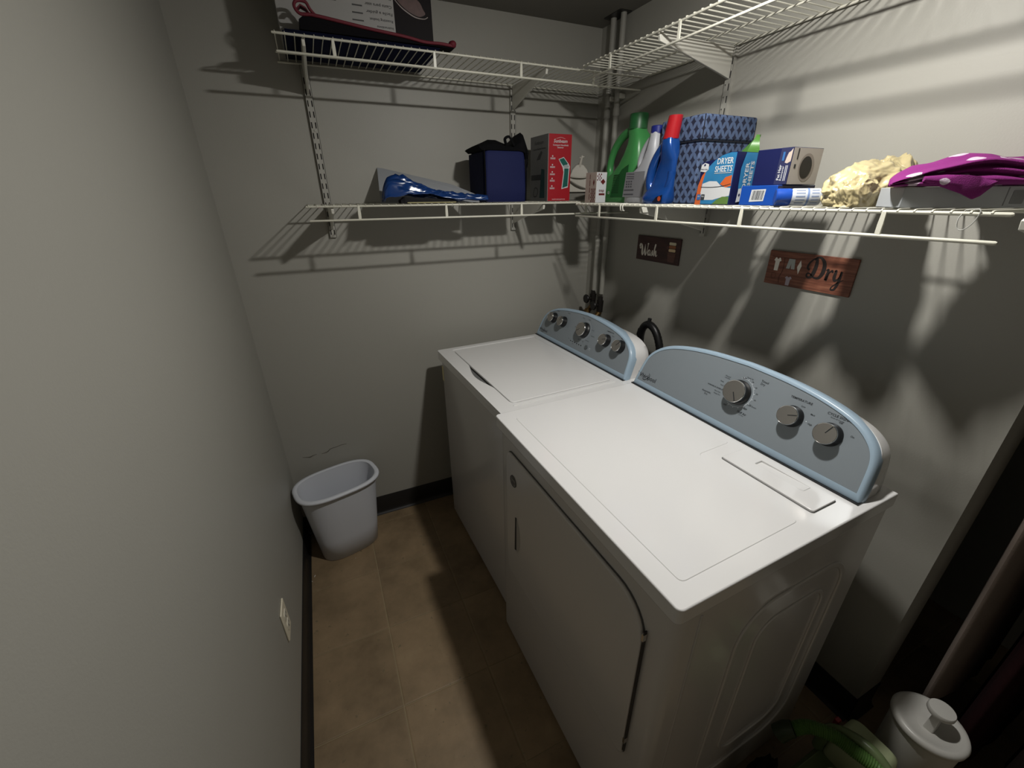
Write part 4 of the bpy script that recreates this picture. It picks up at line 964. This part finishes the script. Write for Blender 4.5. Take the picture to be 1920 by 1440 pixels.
# ------------------------------------------------------------------ corner of the shelves
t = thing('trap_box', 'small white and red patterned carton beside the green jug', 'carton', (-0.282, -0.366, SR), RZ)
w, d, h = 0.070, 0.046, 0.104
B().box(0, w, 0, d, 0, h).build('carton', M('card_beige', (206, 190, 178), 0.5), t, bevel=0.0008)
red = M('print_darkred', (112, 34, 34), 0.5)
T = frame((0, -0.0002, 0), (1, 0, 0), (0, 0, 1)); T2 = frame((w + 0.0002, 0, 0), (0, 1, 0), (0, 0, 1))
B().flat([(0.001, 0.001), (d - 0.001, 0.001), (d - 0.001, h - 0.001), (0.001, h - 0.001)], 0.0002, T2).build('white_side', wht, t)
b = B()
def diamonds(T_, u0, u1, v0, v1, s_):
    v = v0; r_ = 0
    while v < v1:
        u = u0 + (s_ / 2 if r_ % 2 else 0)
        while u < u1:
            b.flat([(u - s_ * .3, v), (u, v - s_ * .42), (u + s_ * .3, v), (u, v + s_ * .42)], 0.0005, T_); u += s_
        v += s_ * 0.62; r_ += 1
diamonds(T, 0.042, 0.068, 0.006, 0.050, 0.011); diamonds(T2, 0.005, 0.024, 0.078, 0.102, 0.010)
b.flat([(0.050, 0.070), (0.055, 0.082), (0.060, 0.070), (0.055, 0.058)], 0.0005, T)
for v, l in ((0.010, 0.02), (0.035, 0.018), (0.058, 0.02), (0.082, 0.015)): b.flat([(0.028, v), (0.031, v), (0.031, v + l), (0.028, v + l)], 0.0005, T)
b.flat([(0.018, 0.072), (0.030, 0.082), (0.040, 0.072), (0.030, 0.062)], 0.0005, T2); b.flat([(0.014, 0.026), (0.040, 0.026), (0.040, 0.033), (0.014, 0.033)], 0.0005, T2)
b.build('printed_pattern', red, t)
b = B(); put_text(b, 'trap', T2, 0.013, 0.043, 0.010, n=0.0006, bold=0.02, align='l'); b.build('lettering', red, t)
# steam iron standing on its heel
t = thing('steam_iron', 'white and grey steam iron standing on its heel in the corner', 'iron', (-0.195, -0.175, SB), math.radians(-28))
m_iron = M('iron_plate', (206, 200, 188), 0.4); m_irong = M('iron_grey', (120, 116, 106), 0.45)
sole = [(-0.048, 0.030), (-0.052, 0.052), (-0.046, 0.085), (-0.034, 0.118), (-0.016, 0.136), (0.0, 0.140), (0.016, 0.136), (0.034, 0.118), (0.046, 0.085), (0.052, 0.052), (0.048, 0.030)]
TI = lambda u, v, n=0.0: (u, -n, v)
B().prism([(x * .92, z * .96 + 0.004) for x, z in sole], 0.045, 0.052, TI).build('soleplate', m_iron, t, bevel=0.003)
B().loft([[(x, 0.010 - 0.045 * f, z * (1 - 0.06 * (1 - f)) + 0.002) for x, z in [(q[0] * (0.75 + 0.25 * f), q[1]) for q in sole]] for f in (0, 0.4, 0.8, 1.0)] ).build('shell', m_irong, t, smooth=50)
B().prism(rrect(-0.050, 0.050, 0.0, 0.040, 0.010), -0.040, 0.040, TI).build('heel', m_irong, t, bevel=0.004)
B().tube(spline([(0, 0.02, 0.04), (0, 0.055, 0.06), (0, 0.060, 0.10), (0, 0.020, 0.125)], 6), 0.012, 12).build('handle', m_black, t, smooth=60)
B().tube([(0, -0.045, 0.128), (0.004, -0.050, 0.150), (0.008, -0.050, 0.168)], [0.008, 0.006, 0.005], 10).build('cord_guard', m_iron, t, smooth=50)
B().tube([(-0.002, -0.050, 0.160), (0.016, -0.050, 0.164)], 0.0035, 8).build('cord_plug', m_iron, t, smooth=50)
B().tube(spline([(-0.056, -0.030, 0.098), (-0.03, -0.058, 0.090), (0.02, -0.060, 0.088), (0.054, -0.03, 0.092)], 6), 0.0032, 8).build('cord', m_iron, t, smooth=60)
B().tube(spline([(-0.058, -0.030, 0.086), (-0.03, -0.060, 0.070), (0.012, -0.060, 0.050), (0.052, -0.035, 0.040)], 6), 0.0032, 8).build('cord', m_irong, t, smooth=60)

# ------------------------------------------------------------------ lower back shelf
# steamer carton
t = thing('steamer_box', 'tall red and grey carton of a handheld garment steamer', 'carton', (-0.3925, -0.262, SB), 0)
w, d, h = 0.104, 0.150, 0.236
B().box(0, w, 0, d, 0, h).build('carton', M('card_grey2', (146, 144, 140), 0.45), t, bevel=0.001)
T = frame((0, -0.0002, 0), (1, 0, 0), (0, 0, 1)); T2 = frame((-0.0002, d, 0), (0, -1, 0), (0, 0, 1))
B().flat([(0.002, 0.001), (w - 0.0005, 0.001), (w - 0.0005, h - 0.001), (0.002, h - 0.001)], 0.0003, T).build('red_front', M('print_red', (190, 30, 44), 0.4), t)
b = B(); put_text(b, 'Sunbeam', T, 0.054, 0.212, 0.012, width=0.060, shear=0.18, n=0.0006, bold=0.012); put_text(b, 'Compact Handheld', T, 0.054, 0.198, 0.0052, width=0.068, n=0.0006, bold=0.016); put_text(b, 'Steamer', T, 0.054, 0.190, 0.0052, width=0.028, n=0.0006, bold=0.016)
ribbon(b, [(0.034, 0.219, 0.0008), (0.054, 0.224, 0.001), (0.074, 0.219, 0.0008)], T)
for v in (0.160, 0.130, 0.105, 0.082, 0.055):
    b.flat(circ(0.020, v, 0.0028, 8), 0.0006, T)
    for k in (0.006, 0.0095): b.flat([(0.010, v - k - 0.001), (0.032, v - k - 0.001), (0.032, v - k + 0.0006), (0.010, v - k + 0.0006)], 0.0006, T)
b.flat([(0.022, 0.006), (0.082, 0.006), (0.082, 0.0075), (0.022, 0.0075)], 0.0006, T)
b.build('lettering', wht, t)
teal = M('print_teal', (30, 108, 98), 0.4)
B().flat([(0.047, 0.150), (0.070, 0.158), (0.094, 0.134), (0.100, 0.124), (0.098, 0.118), (0.094, 0.050), (0.064, 0.044), (0.071, 0.105), (0.066, 0.122)], 0.0005, T).build('white_outline_print', wht, t)
B().flat([(0.050, 0.149), (0.070, 0.155), (0.090, 0.134), (0.080, 0.128), (0.070, 0.126), (0.062, 0.134)], 0.0007, T).build('steamer_head_print', teal, t)
B().flat([(0.074, 0.118), (0.094, 0.118), (0.092, 0.055), (0.068, 0.048), (0.074, 0.100)], 0.0007, T).build('steamer_body_print', teal, t)
B().flat(circ(0.082, 0.125, 0.013, 16, 0.006), 0.0009, T).build('steamer_tank_print', M('print_pale', (186, 196, 196), 0.4), t)
B().flat([(0.001, 0.001), (d - 0.001, 0.001), (d - 0.001, h - 0.001), (0.001, h - 0.001)], 0.0002, T2).build('grey_side', M('print_midgrey', (124, 124, 122), 0.45, var=0.15, vscale=14), t)
b = B(); put_text(b, 'Sunbeam', T2, 0.075, 0.212, 0.013, width=0.075, shear=0.18, n=0.0005); put_text(b, 'Compact Handheld Steamer', T2, 0.075, 0.190, 0.006, width=0.11, n=0.0005, bold=0.01)
b.flat([(0.010, 0.078), (0.125, 0.078), (0.125, 0.098), (0.010, 0.098)], 0.0005, T2); b.flat([(0.055, 0.150), (0.085, 0.152), (0.105, 0.175), (0.095, 0.182), (0.075, 0.170)], 0.0005, T2)
ribbon(b, [(0.030, 0.030, 0.004), (0.045, 0.050, 0.004), (0.070, 0.042, 0.004), (0.060, 0.020, 0.004), (0.035, 0.018, 0.004), (0.030, 0.030, 0.004)], T2)
b.build('side_print', M('print_charcoal', (58, 58, 60), 0.5), t)
B().flat([(0.085, 0.012), (0.128, 0.012), (0.124, 0.115), (0.098, 0.118)], 0.0006, T2).build('side_steamer_print', M('print_darkteal', (30, 70, 70), 0.5), t)
# navy lunch bag
t = thing('lunch_bag', 'navy insulated lunch bag with black rolled-down handles', 'bag', (-0.652, -0.257, SB), 0)
mnv = M('navy_nylon', (30, 38, 88), 0.75, spec=0.2, var=0.08, vscale=14, bump=0.2, bscale=300); mnv2 = M('navy_nylon_dark', (24, 30, 66), 0.75, spec=0.12, bump=0.2, bscale=300); mbk = M('black_webbing', (14, 14, 17), 0.85, spec=0.12)
w, d, h = 0.168, 0.175, 0.178
secs = []
for z, s_ in ((0, 0.0), (0.004, 0.002), (0.05, 0.003), (0.10, 0.001), (0.15, -0.001), (0.172, -0.004), (h, -0.010)):
    secs.append([(x, y, z) for x, y in rrect(-s_, w + s_ * 1.2, -s_, d + s_, 0.014, 4)])
B().loft(secs).build('bag', mnv, t, smooth=50)
B().prism([(0.010, 0.0), (d - 0.010, 0.0), (d - 0.010, h - 0.012), (0.010, h - 0.012)], 0.0, 0.004, lambda u, v, n: (-0.001 - n, u, v + 0.003)).build('side_gusset', mnv2, t, bevel=0.002)
for x in (-0.001, w - 0.001): B().tube([(x, 0.0, 0.002), (x, -0.003, 0.09), (x, 0.002, h)], 0.003, 8).build('binding', mbk, t, smooth=60)
fl = []
for x, z0, z1 in ((-0.022, 0.004, 0.012), (-0.008, -0.006, 0.018), (0.02, -0.004, 0.030), (0.05, -0.004, 0.030), (0.09, -0.004, 0.018), (0.115, -0.004, 0.016), (0.14, -0.004, 0.045), (0.152, -0.006, 0.058), (0.164, -0.01, 0.050), (0.176, -0.03, 0.012)):
    fl.append([(x, y, h + z) for y, z in ((0.0, z0), (-0.004, (z0 + z1) * .5), (0.02, z1), (0.08, z1 * .9), (0.14, z1 * .6), (0.16, z0))])
B().loft(fl).build('rolled_flap', mbk, t, smooth=50)
B().tube(spline([(0.085, -0.002, h + 0.014), (0.080, -0.002, h + 0.032), (0.095, -0.002, h + 0.040), (0.108, -0.002, h + 0.028), (0.118, -0.002, h + 0.012)], 6), 0.0032, 8, flat=1.8).build('handle', mbk, t, smooth=60)
B().tube(spline([(w - 0.002, -0.003, h + 0.006), (w + 0.004, -0.004, h - 0.03), (w + 0.002, -0.004, h - 0.06)], 6), 0.0022, 6).build('drawcord', mbk, t, smooth=60)
# leaning white sheet
t = thing('paper_envelope', 'pale paper sheet leaning on the wall behind the blue packet', 'paper', (-1.035, -0.215, SB))
b = B(); q = Vector((0.035, 0.212, 0.124))
A_ = [(0.0, 0.0, 0.0), (0.372, 0.0, 0.0), (0.372, 0.050, 0.028), (0.30, 0.120, 0.064), (0.05, 0.208, 0.122), (0.033, 0.210, 0.1235)]
nr = Vector((0, -0.5, 0.85)) * 0.0012
b.add([Vector(p) for p in A_] + [Vector(p) + nr for p in A_], [(5, 4, 3, 2, 1, 0), (6, 7, 8, 9, 10, 11)] + [(i, (i + 1) % 6, 6 + (i + 1) % 6, 6 + i) for i in range(6)])
b.build('sheet', M('paper_pale', (196, 200, 206), 0.6), t)
# blue plastic packet
t = thing('blue_packet', 'shiny blue plastic packet slumped in front of the leaning paper', 'packet', (-1.030, -0.285, SB))
mbp = M('blue_film', (34, 72, 140), 0.22, var=0.45, vscale=22, bump=0.25, bscale=30)
NX, NY = 90, 36; vs = []; fs = []
for i in range(NX + 1):
    x = i / NX
    hp = 0.060 * math.exp(-((x - 0.17) / 0.20) ** 2) + 0.046 * (1 - x) + 0.022
    if x < 0.05: hp *= (0.25 + 0.75 * (x / 0.05) ** 0.5)
    hp *= 0.62
    yw = 0.066 if x < 0.72 else 0.066 - 0.044 * (x - 0.72) / 0.28
    for j in range(NY + 1):
        y = j / NY; prof = (math.sin(math.pi * min(1, 0.04 + y * 0.92)) ** 0.45)
        rid = (0.040 * (0.35 - abs(noise.noise(Vector((x * 2.6 + y * 1.2, y * 7.0 + x * 2.4, 2.0))))) + 0.022 * (0.3 - abs(noise.noise(Vector((x * 5, y * 13.0 + x * 4, 7.0)))))) * prof * (1 - 0.35 * x)
        zz = hp * prof * (0.75 + 0.25 * math.sin(y * 3.1)) + rid
        lift = 0.016 * max(0, 1 - abs((x - 0.42) / 0.25)) * max(0, 1 - y * 3)
        vs.append((x * 0.376 + 0.004 * noise.noise(Vector((y * 6, x * 3, 1))), y * yw - 0.004 * math.sin(x * 9), max(0.0012, zz) + lift))
for i in range(NX):
    for j in range(NY):
        a = i * (NY + 1) + j; fs.append((a, a + NY + 1, a + NY + 2, a + 1))
b = B(); b.add(vs, fs); o = b.build('film', mbp, t, smooth=179)
md = o.modifiers.new('sol', 'SOLIDIFY'); md.thickness = 0.001; md.offset = 1
B().loft([[(x, 0.006, 0.0003), (x, 0.055, 0.0003), (x, 0.055, z), (x, 0.010, z)] for x, z in ((0.055, 0.010), (0.07, 0.020), (0.16, 0.016), (0.26, 0.008))]).build('contents', M('packet_black', (14, 12, 18), 0.6, spec=0.12), t)
B().box(0.075, 0.25, -0.002, 0.012, 0.0003, 0.0035).build('card_edge', M('packet_card', (196, 186, 130), 0.6), t)

# ------------------------------------------------------------------ upper back shelf
SU = ZU + 0.0063
t = thing('folded_blanket', 'dark navy folded cloth under the printed carton', 'cloth', (-1.250, -0.285, SU))
m_nvc = M('navy_cloth', (26, 32, 62), 0.9, spec=0.12, var=0.25, vscale=16, bump=0.4, bscale=200)
for z, y0, x0, x1 in ((0, -0.008, 0.0, 0.440), (0.0050, -0.004, 0.006, 0.446)):
    secs = []
    for i in range(13):
        x = x0 + (x1 - x0) * i / 12; wv = 0.0012 * math.sin(i * 1.7 + z * 900)
        secs.append([(x, y, z + zz) for y, zz in ((y0 + wv * 2, 0.0015), (y0 + 0.003, 0.0), (0.262, 0.0), (0.265, 0.002), (0.262, 0.0048), (y0 + 0.003, 0.0048), (y0 - 0.001 + wv * 2, 0.0032))])
    B().loft(secs).build('fold', m_nvc, t, smooth=40)
t = thing('product_carton', 'large white and black product carton with upside-down lettering', 'carton', (-1.254, -0.215, SU + 0.0102))
w, d, h = 0.452, 0.165, 0.190
B().box(0, w, 0, d, 0, h).build('carton', M('card_white2', (196, 194, 190), 0.5), t, bevel=0.001)
T = frame((0, -0.0002, 0), (1, 0, 0), (0, 0, 1))
B().flat([(0.332, 0.0005), (w - 0.0005, 0.0005), (w - 0.0005, h - 0.0005), (0.332, h - 0.0005)], 0.0003, T).build('photo_panel', M('print_photo', (34, 28, 30), 0.6, spec=0.15), t)
dish = [(p[0], p[1]) for p in spline([(0.342, 0.128, 0), (0.362, 0.110, 0), (0.385, 0.098, 0), (0.410, 0.092, 0), (0.430, 0.100, 0), (0.424, 0.112, 0), (0.412, 0.130, 0), (0.385, 0.138, 0), (0.362, 0.132, 0)], 4, True)]
B().flat(dish, 0.0005, T).build('dish_print', M('print_food', (110, 78, 72), 0.5, var=0.5, vscale=60), t)
b = B(); ribbon(b, [(0.338, 0.124, 0.002), (0.360, 0.106, 0.003), (0.395, 0.090, 0.003), (0.425, 0.088, 0.002), (0.438, 0.094, 0.002)], T, n=0.0007); b.build('dish_rim_print', M('print_rim', (190, 176, 170), 0.5), t)
b = B()
for s_, v, hh, wd in (('Parrilla', 0.124, 0.0070, 0.050), ('Casta para asar', 0.104, 0.0072, 0.080), ('Facile a guider', 0.086, 0.0072, 0.078), ('Roasting basket', 0.069, 0.0064, 0.070), ('Instructions', 0.052, 0.0060, 0.050)):
    put_text(b, s_, T, 0.326, v, hh, width=wd, rot=math.pi, n=0.0005, bold=0.012, align='l')
b.build('upside_down_lettering', M('print_grey_dark', (70, 68, 68), 0.5), t); b = B()
for v in (0.060, 0.078, 0.096, 0.115, 0.135):
    b.flat([(0.205 + 0.1 * (v - .06), v), (0.238, v), (0.238, v + 0.0035), (0.205 + 0.1 * (v - .06), v + 0.0035)], 0.0005, T)
for v in (0.10, 0.112, 0.124, 0.136): b.flat([(0.095, v), (0.165, v), (0.165, v + 0.0016), (0.095, v + 0.0016)], 0.0005, T)
b.flat([(0.255, 0.150), (0.305, 0.150), (0.300, 0.156), (0.258, 0.156)], 0.0005, T)
b.build('printed_lines', M('print_grey_dark', (70, 68, 68), 0.5), t)
t = thing('black_tote', 'black cloth case with dark red binding lying in front of the printed carton', 'bag', (-1.215, -0.295, SU + 0.0102))
mtb = M('black_canvas', (18, 16, 20), 0.85, spec=0.12, bump=0.2, bscale=250); mrd = M('red_binding', (122, 22, 44), 0.7)
prof = [(0.018, 0.0), (0.006, 0.024), (0.002, 0.044), (0.010, 0.058), (0.030, 0.064), (0.046, 0.056), (0.052, 0.040), (0.14, 0.034), (0.25, 0.022), (0.34, 0.012), (0.36, 0.0)]
# tapered case
secs = []
for x, zt in ((0.012, 0.022), (0.03, 0.036), (0.06, 0.031), (0.14, 0.026), (0.24, 0.015), (0.34, 0.007), (0.40, 0.0065), (0.448, 0.006), (0.455, 0.003)):
    secs.append([(x, 0.0, 0.0002), (x, 0.072, 0.0002), (x, 0.070, zt * 0.85), (x, 0.035, zt), (x, -0.002, zt * 0.96)])
B().loft(secs).build('case', mtb, t, smooth=50)
B().tube(spline([(x, y, z - (0.0085 if z < 0.05 and x < 0.28 else 0.003 if z < 0.05 else 0.008)) for x, y, z in [(0.455, -0.002, 0.009), (0.41, -0.004, 0.0105), (0.36, -0.004, 0.0095), (0.30, -0.004, 0.0165), (0.20, -0.004, 0.029), (0.12, -0.004, 0.0365), (0.05, -0.004, 0.0425), (0.018, -0.003, 0.042), (0.006, -0.002, 0.056), (0.014, 0.002, 0.070), (0.036, 0.004, 0.071), (0.046, 0.006, 0.056), (0.062, 0.010, 0.042)]], 7), 0.0042, 10).build('red_binding', mrd, t, smooth=60)
B().lathe([(0.001, -0.008), (0.008, -0.006), (0.0105, 0.0), (0.008, 0.006), (0.001, 0.008)], 14, lambda x, y, z: (0.452 + x * 1.2, 0.006 + z * 2, 0.0115 + y)).build('red_corner', mrd, t, smooth=60)
B().loft([[(x, 0.006, z - 0.004), (x, 0.03, z - 0.004), (x, 0.03, z), (x, 0.006, z)] for x, z in ((0.010, 0.047), (0.022, 0.058), (0.036, 0.052), (0.044, 0.040))]).build('handle_pad', mrd, t, smooth=60)
t = thing('clear_wrapper', 'strip of shiny clear wrapper on the black case', 'wrapper', (-0.885, -0.275, SU + 0.0178))
vs = []; fs = []
for i in range(25):
    for j in range(4):
        x = i / 24; vs.append((x * 0.115, j * 0.008, 0.003 + 0.012 * (1 - x * 0.9) * math.sin(math.pi * (j + 0.5) / 4) + 0.003 * noise.noise(Vector((x * 14, j * 1.3, 4)))))
for i in range(24):
    for j in range(3): a = i * 4 + j; fs.append((a, a + 4, a + 5, a + 1))
b = B(); b.add(vs, fs); o = b.build('film', M('wrapper_film', (190, 186, 186), 0.12, metal=0.3), t, smooth=179)
md = o.modifiers.new('sol', 'SOLIDIFY'); md.thickness = 0.0008

# ------------------------------------------------------------------ floor things
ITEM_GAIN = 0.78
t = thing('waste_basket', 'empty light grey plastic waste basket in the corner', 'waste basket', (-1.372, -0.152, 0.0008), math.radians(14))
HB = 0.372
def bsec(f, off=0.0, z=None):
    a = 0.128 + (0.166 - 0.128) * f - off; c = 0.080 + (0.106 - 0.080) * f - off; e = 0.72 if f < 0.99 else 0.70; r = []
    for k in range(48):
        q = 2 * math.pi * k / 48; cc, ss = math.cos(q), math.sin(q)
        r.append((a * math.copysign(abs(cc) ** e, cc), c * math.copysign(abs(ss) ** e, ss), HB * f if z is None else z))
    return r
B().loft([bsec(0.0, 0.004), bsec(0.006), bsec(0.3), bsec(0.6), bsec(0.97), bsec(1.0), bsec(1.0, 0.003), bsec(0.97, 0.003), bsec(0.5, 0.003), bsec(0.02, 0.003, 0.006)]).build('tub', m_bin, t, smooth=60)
B().loft([bsec(1.0, -0.001, HB - 0.012), bsec(1.0, -0.012, HB - 0.011), bsec(1.0, -0.0155, HB - 0.003), bsec(1.0, -0.012, HB + 0.003), bsec(1.0, -0.001, HB + 0.004), bsec(1.0, 0.004, HB + 0.001)], cap=False).build('rim', m_bin, t, smooth=70)
# outlet on the left wall
t = thing('wall_outlet', 'cream duplex electrical outlet low on the left wall', 'outlet', (-W, -0.785, 0.348), math.pi / 2)
T = frame((0, 0, 0), (1, 0, 0), (0, 0, 1))
B().prism(rrect(-0.035, 0.035, -0.057, 0.057, 0.004), 0.0005, 0.006, T).build('plate', m_plate, t, bevel=0.002)
for zc in (-0.020, 0.020):
    rc = B().prism([(x, y + zc) for x, y in rrect(-0.0165, 0.0165, -0.014, 0.014, 0.008)], 0.005, 0.0085, T).build('receptacle', M('outlet_face', (232, 226, 208), 0.35), t, bevel=0.001)
    b = B(); b.box(-0.008, -0.006, -0.0088, -0.0084, zc - 0.001, zc + 0.007); b.box(0.006, 0.008, -0.0088, -0.0084, zc - 0.001, zc + 0.006); b.box(-0.002, 0.002, -0.0088, -0.0084, zc - 0.010, zc - 0.006)
    b.build('contact_slot', m_black, rc)
B().lathe([(0.003, 0.0055), (0.0028, 0.0068), (0.0005, 0.007)], 10, lambda x, y, z: (x, -z, y)).build('screw', m_steel_w, t, smooth=60)
# cracks in the paint above the basket
def scuff(label, x, z, pts):
    b = B(); ribbon(b, pts, lambda u, v, n: (u, -0.0008, v), k=5); o = b.build('paint_crack', M('crack_dark', (112, 107, 96), 0.9)); o.location = (x, 0, z)
    md = o.modifiers.new('s', 'SOLIDIFY'); md.thickness = 0.0008; md.offset = -1
    tag(o, label, 'crack')
scuff('short jagged paint crack above the rim of the waste basket', -1.47, 0.438, [(-0.030, 0.0, 0.001), (-0.012, -0.004, 0.003), (0.0, -0.007, 0.005), (0.014, -0.002, 0.003), (0.03, 0.001, 0.001)])
scuff('longer faint paint crack above the middle of the waste basket', -1.365, 0.447, [(-0.055, -0.012, 0.001), (-0.03, -0.009, 0.004), (-0.012, 0.004, 0.003), (0.015, 0.008, 0.002), (0.04, 0.013, 0.002), (0.06, 0.012, 0.001)])
# crumbs by the baseboard
for i, (x, y, s_) in enumerate([(-1.535, -0.292, 0.006), (-1.546, -0.318, 0.004), (-1.360, -0.262, 0.0025)]):
    o = crumple('paper_scrap', M('scrap_white', (214, 206, 196), 0.7), None, (s_, s_ * 0.35, s_ * 0.3), amp=0.4, freq=2, sub=2, seed=i * 2.0)
    o.location = (x, y, 0.0004); o.rotation_euler.z = 1.1 + i
    tag(o, ('long white paper scrap on the floor beside the left baseboard', 'small pale crumb tucked against the left baseboard', 'tiny white crumb right in front of the waste basket')[i], 'scrap', 'paper scraps near the basket')

# ------------------------------------------------------------------ alcove at the open wall end
t = thing('white_canister', 'white plastic canister with a dished lid and a round knob on a stem', 'canister', (-0.082, -1.748, 0.0005))
mc = M('canister_white', (206, 204, 198), 0.35)
B().lathe([(0.001, 0), (0.060, 0.0), (0.062, 0.004), (0.068, 0.28), (0.069, 0.305)], 40).build('body', mc, t, smooth=40)
B().lathe([(0.069, 0.300), (0.0735, 0.304), (0.0745, 0.314), (0.070, 0.322), (0.062, 0.322), (0.050, 0.314), (0.030, 0.306), (0.012, 0.304), (0.001, 0.304)], 44).build('dished_lid', mc, t, smooth=70)
B().loft([[(x * s_, y * s_ - 0.004, z) for x, y in rrect(-0.012, 0.012, -0.009, 0.009, 0.003)] for z, s_ in ((0.303, 1.1), (0.34, 0.95), (0.366, 0.9))]).build('stem', mc, t, smooth=40)
B().lathe([(0.010, 0.362), (0.024, 0.366), (0.0262, 0.370), (0.0262, 0.379), (0.0245, 0.382), (0.001, 0.383)], 30, lambda x, y, z: (x, y - 0.004, z)).build('knob', mc, t, smooth=40)
t = thing('carpet_cleaner', 'green portable carpet cleaner with a ribbed hose beside the dryer', 'cleaner', (-0.290, -1.715, 0.0005))
mgr = M('cleaner_green', (112, 130, 88), 0.35); mgt = M('cleaner_tank', (180, 190, 150), 0.25); mhs = M('cleaner_hose', (92, 130, 66), 0.4)
B().loft([[(x * s_, y * s_, z) for x, y in rrect(-0.12, 0.12, -0.088, 0.088, 0.03)] for z, s_ in ((0.0, 0.94), (0.01, 1.0), (0.10, 1.0), (0.15, 0.92), (0.165, 0.80))]).build('base', mgr, t, smooth=50)
B().loft([[(0.062 + x * s_, 0.012 + y * s_, z) for x, y in rrect(-0.050, 0.050, -0.060, 0.060, 0.02)] for z, s_ in ((0.14, 1.0), (0.22, 0.96), (0.255, 0.86), (0.268, 0.66))]).build('water_tank', mgt, t, smooth=50)
B().loft([[(-0.066 + x * s_, -0.012 + y * s_, z) for x, y in rrect(-0.040, 0.040, -0.052, 0.052, 0.018)] for z, s_ in ((0.14, 1.0), (0.20, 0.95), (0.222, 0.8))]).build('dirty_tank', mgt, t, smooth=50)
B().tube(spline([(0.02, 0.08, 0.16), (0.018, 0.07, 0.26), (0.03, 0.0, 0.295), (0.03, -0.06, 0.26), (0.03, -0.08, 0.17)], 7), 0.013, 12).build('carry_handle', mgr, t, smooth=60)
hp = spline([(-0.075, 0.112, 0.262), (-0.045, 0.095, 0.278), (-0.015, 0.055, 0.286), (0.000, 0.015, 0.284), (0.018, -0.03, 0.276), (0.03, -0.075, 0.245), (0.02, -0.105, 0.16), (-0.06, -0.115, 0.08), (-0.12, -0.09, 0.06)], 22)
B().tube(hp, [0.0155 + (0.0016 if k % 2 else -0.0008) for k in range(len(hp))], 14).build('hose', mhs, t, smooth=80)
B().tube([(-0.075, 0.112, 0.262), (-0.085, 0.120, 0.255), (-0.10, 0.128, 0.232)], [0.019, 0.021, 0.022], 14).build('hose_cuff', M('cuff_green', (42, 58, 34), 0.5), t, smooth=50)
B().prism(rrect(0.064, 0.080, 0.074, 0.0865, 0.003), 0.158, 0.240, TZ).build('red_latch', M('latch_red', (150, 20, 30), 0.4), t, bevel=0.002)
t = thing('black_mesh_bag', 'black mesh bag slumped between the dryer and the green cleaner', 'bag', (-0.480, -1.628, 0.0005))
crumple('bag', M('mesh_black', (16, 16, 16), 0.8, spec=0.12, bump=0.8, bscale=300), t, (0.050, 0.040, 0.165), amp=0.3, freq=2.0, sub=4, seed=12.0)
# hanging clothes on a closet rod
b = B(); b.tube([(0.30, YF + 0.001, 1.62), (0.30, YA - 0.001, 1.62)], 0.0155, 16)
rod_o = tag(b.build('closet_rod', m_steel_w, smooth=50), 'white closet rod carrying the hanging clothes in the alcove', 'closet rod')
def garment(label, x0, x1, y, th, z0, mat, seed, lean=0.0, cat='coat'):
    t = thing('hanging_garment', label, cat, (0.30, y, 0))
    zs = [z0, z0 + 0.03, z0 + 0.15, 0.6, 0.9, 1.15, 1.32, 1.42, 1.46]; secs = []
    zs = [z for z in zs if z >= z0]
    for z in zs:
        f = max(0.0, min(1.0, (1.46 - z) / 0.16)); q = 0.25 + 0.75 * f ** 0.6; ring = []; n = 40
        for k in range(n):
            a = 2 * math.pi * k / n; c, s_ = math.cos(a), math.sin(a)
            x = (x0 + x1) / 2 - 0.30 + (x1 - x0) / 2 * c * q
            wv = 1 + 0.30 * noise.noise(Vector((k * 0.9, z * 1.2, seed))) + 0.15 * math.sin(k * 2.1 + seed)
            ring.append((x, th * s_ * wv * (0.55 + 0.45 * f) + lean * (1.4 - z), z + (0.012 * noise.noise(Vector((k * .5, seed, 0))) if z < z0 + 0.01 else 0)))
        secs.append(ring)
    B().loft(secs).build('cloth', mat, t, smooth=60)
    B().tube(spline([(0, 0, 1.44), (0, 0, 1.56), (0.012, 0, 1.60), (0.018, 0, 1.622), (0.012, 0, 1.640), (0, 0, 1.6395), (-0.012, 0, 1.634)], 6), 0.0022, 8).build('hanger_hook', m_chrome, t, smooth=60)
    return t
garment('grey-brown long garment hanging next to the wall end', 0.06, 0.52, -1.668, 0.024, 0.22, M('cloth_greybrown', (140, 126, 116), 0.9, var=0.15, vscale=12, bump=0.3, bscale=200), 1.0, lean=-0.030)
garment('dark maroon long coat hanging behind the grey-brown garment', 0.08, 0.54, -1.790, 0.034, 0.05, M('cloth_maroon', (44, 22, 24), 0.95, spec=0.12, var=0.4, vscale=9, bump=0.3, bscale=200), 2.0)
garment('dark brown quilted coat hanging deepest in the alcove', 0.07, 0.54, -1.905, 0.036, 0.04, M('cloth_darkbrown', (46, 36, 32), 0.95, spec=0.12, var=0.4, vscale=9, bump=0.3, bscale=200), 3.0)
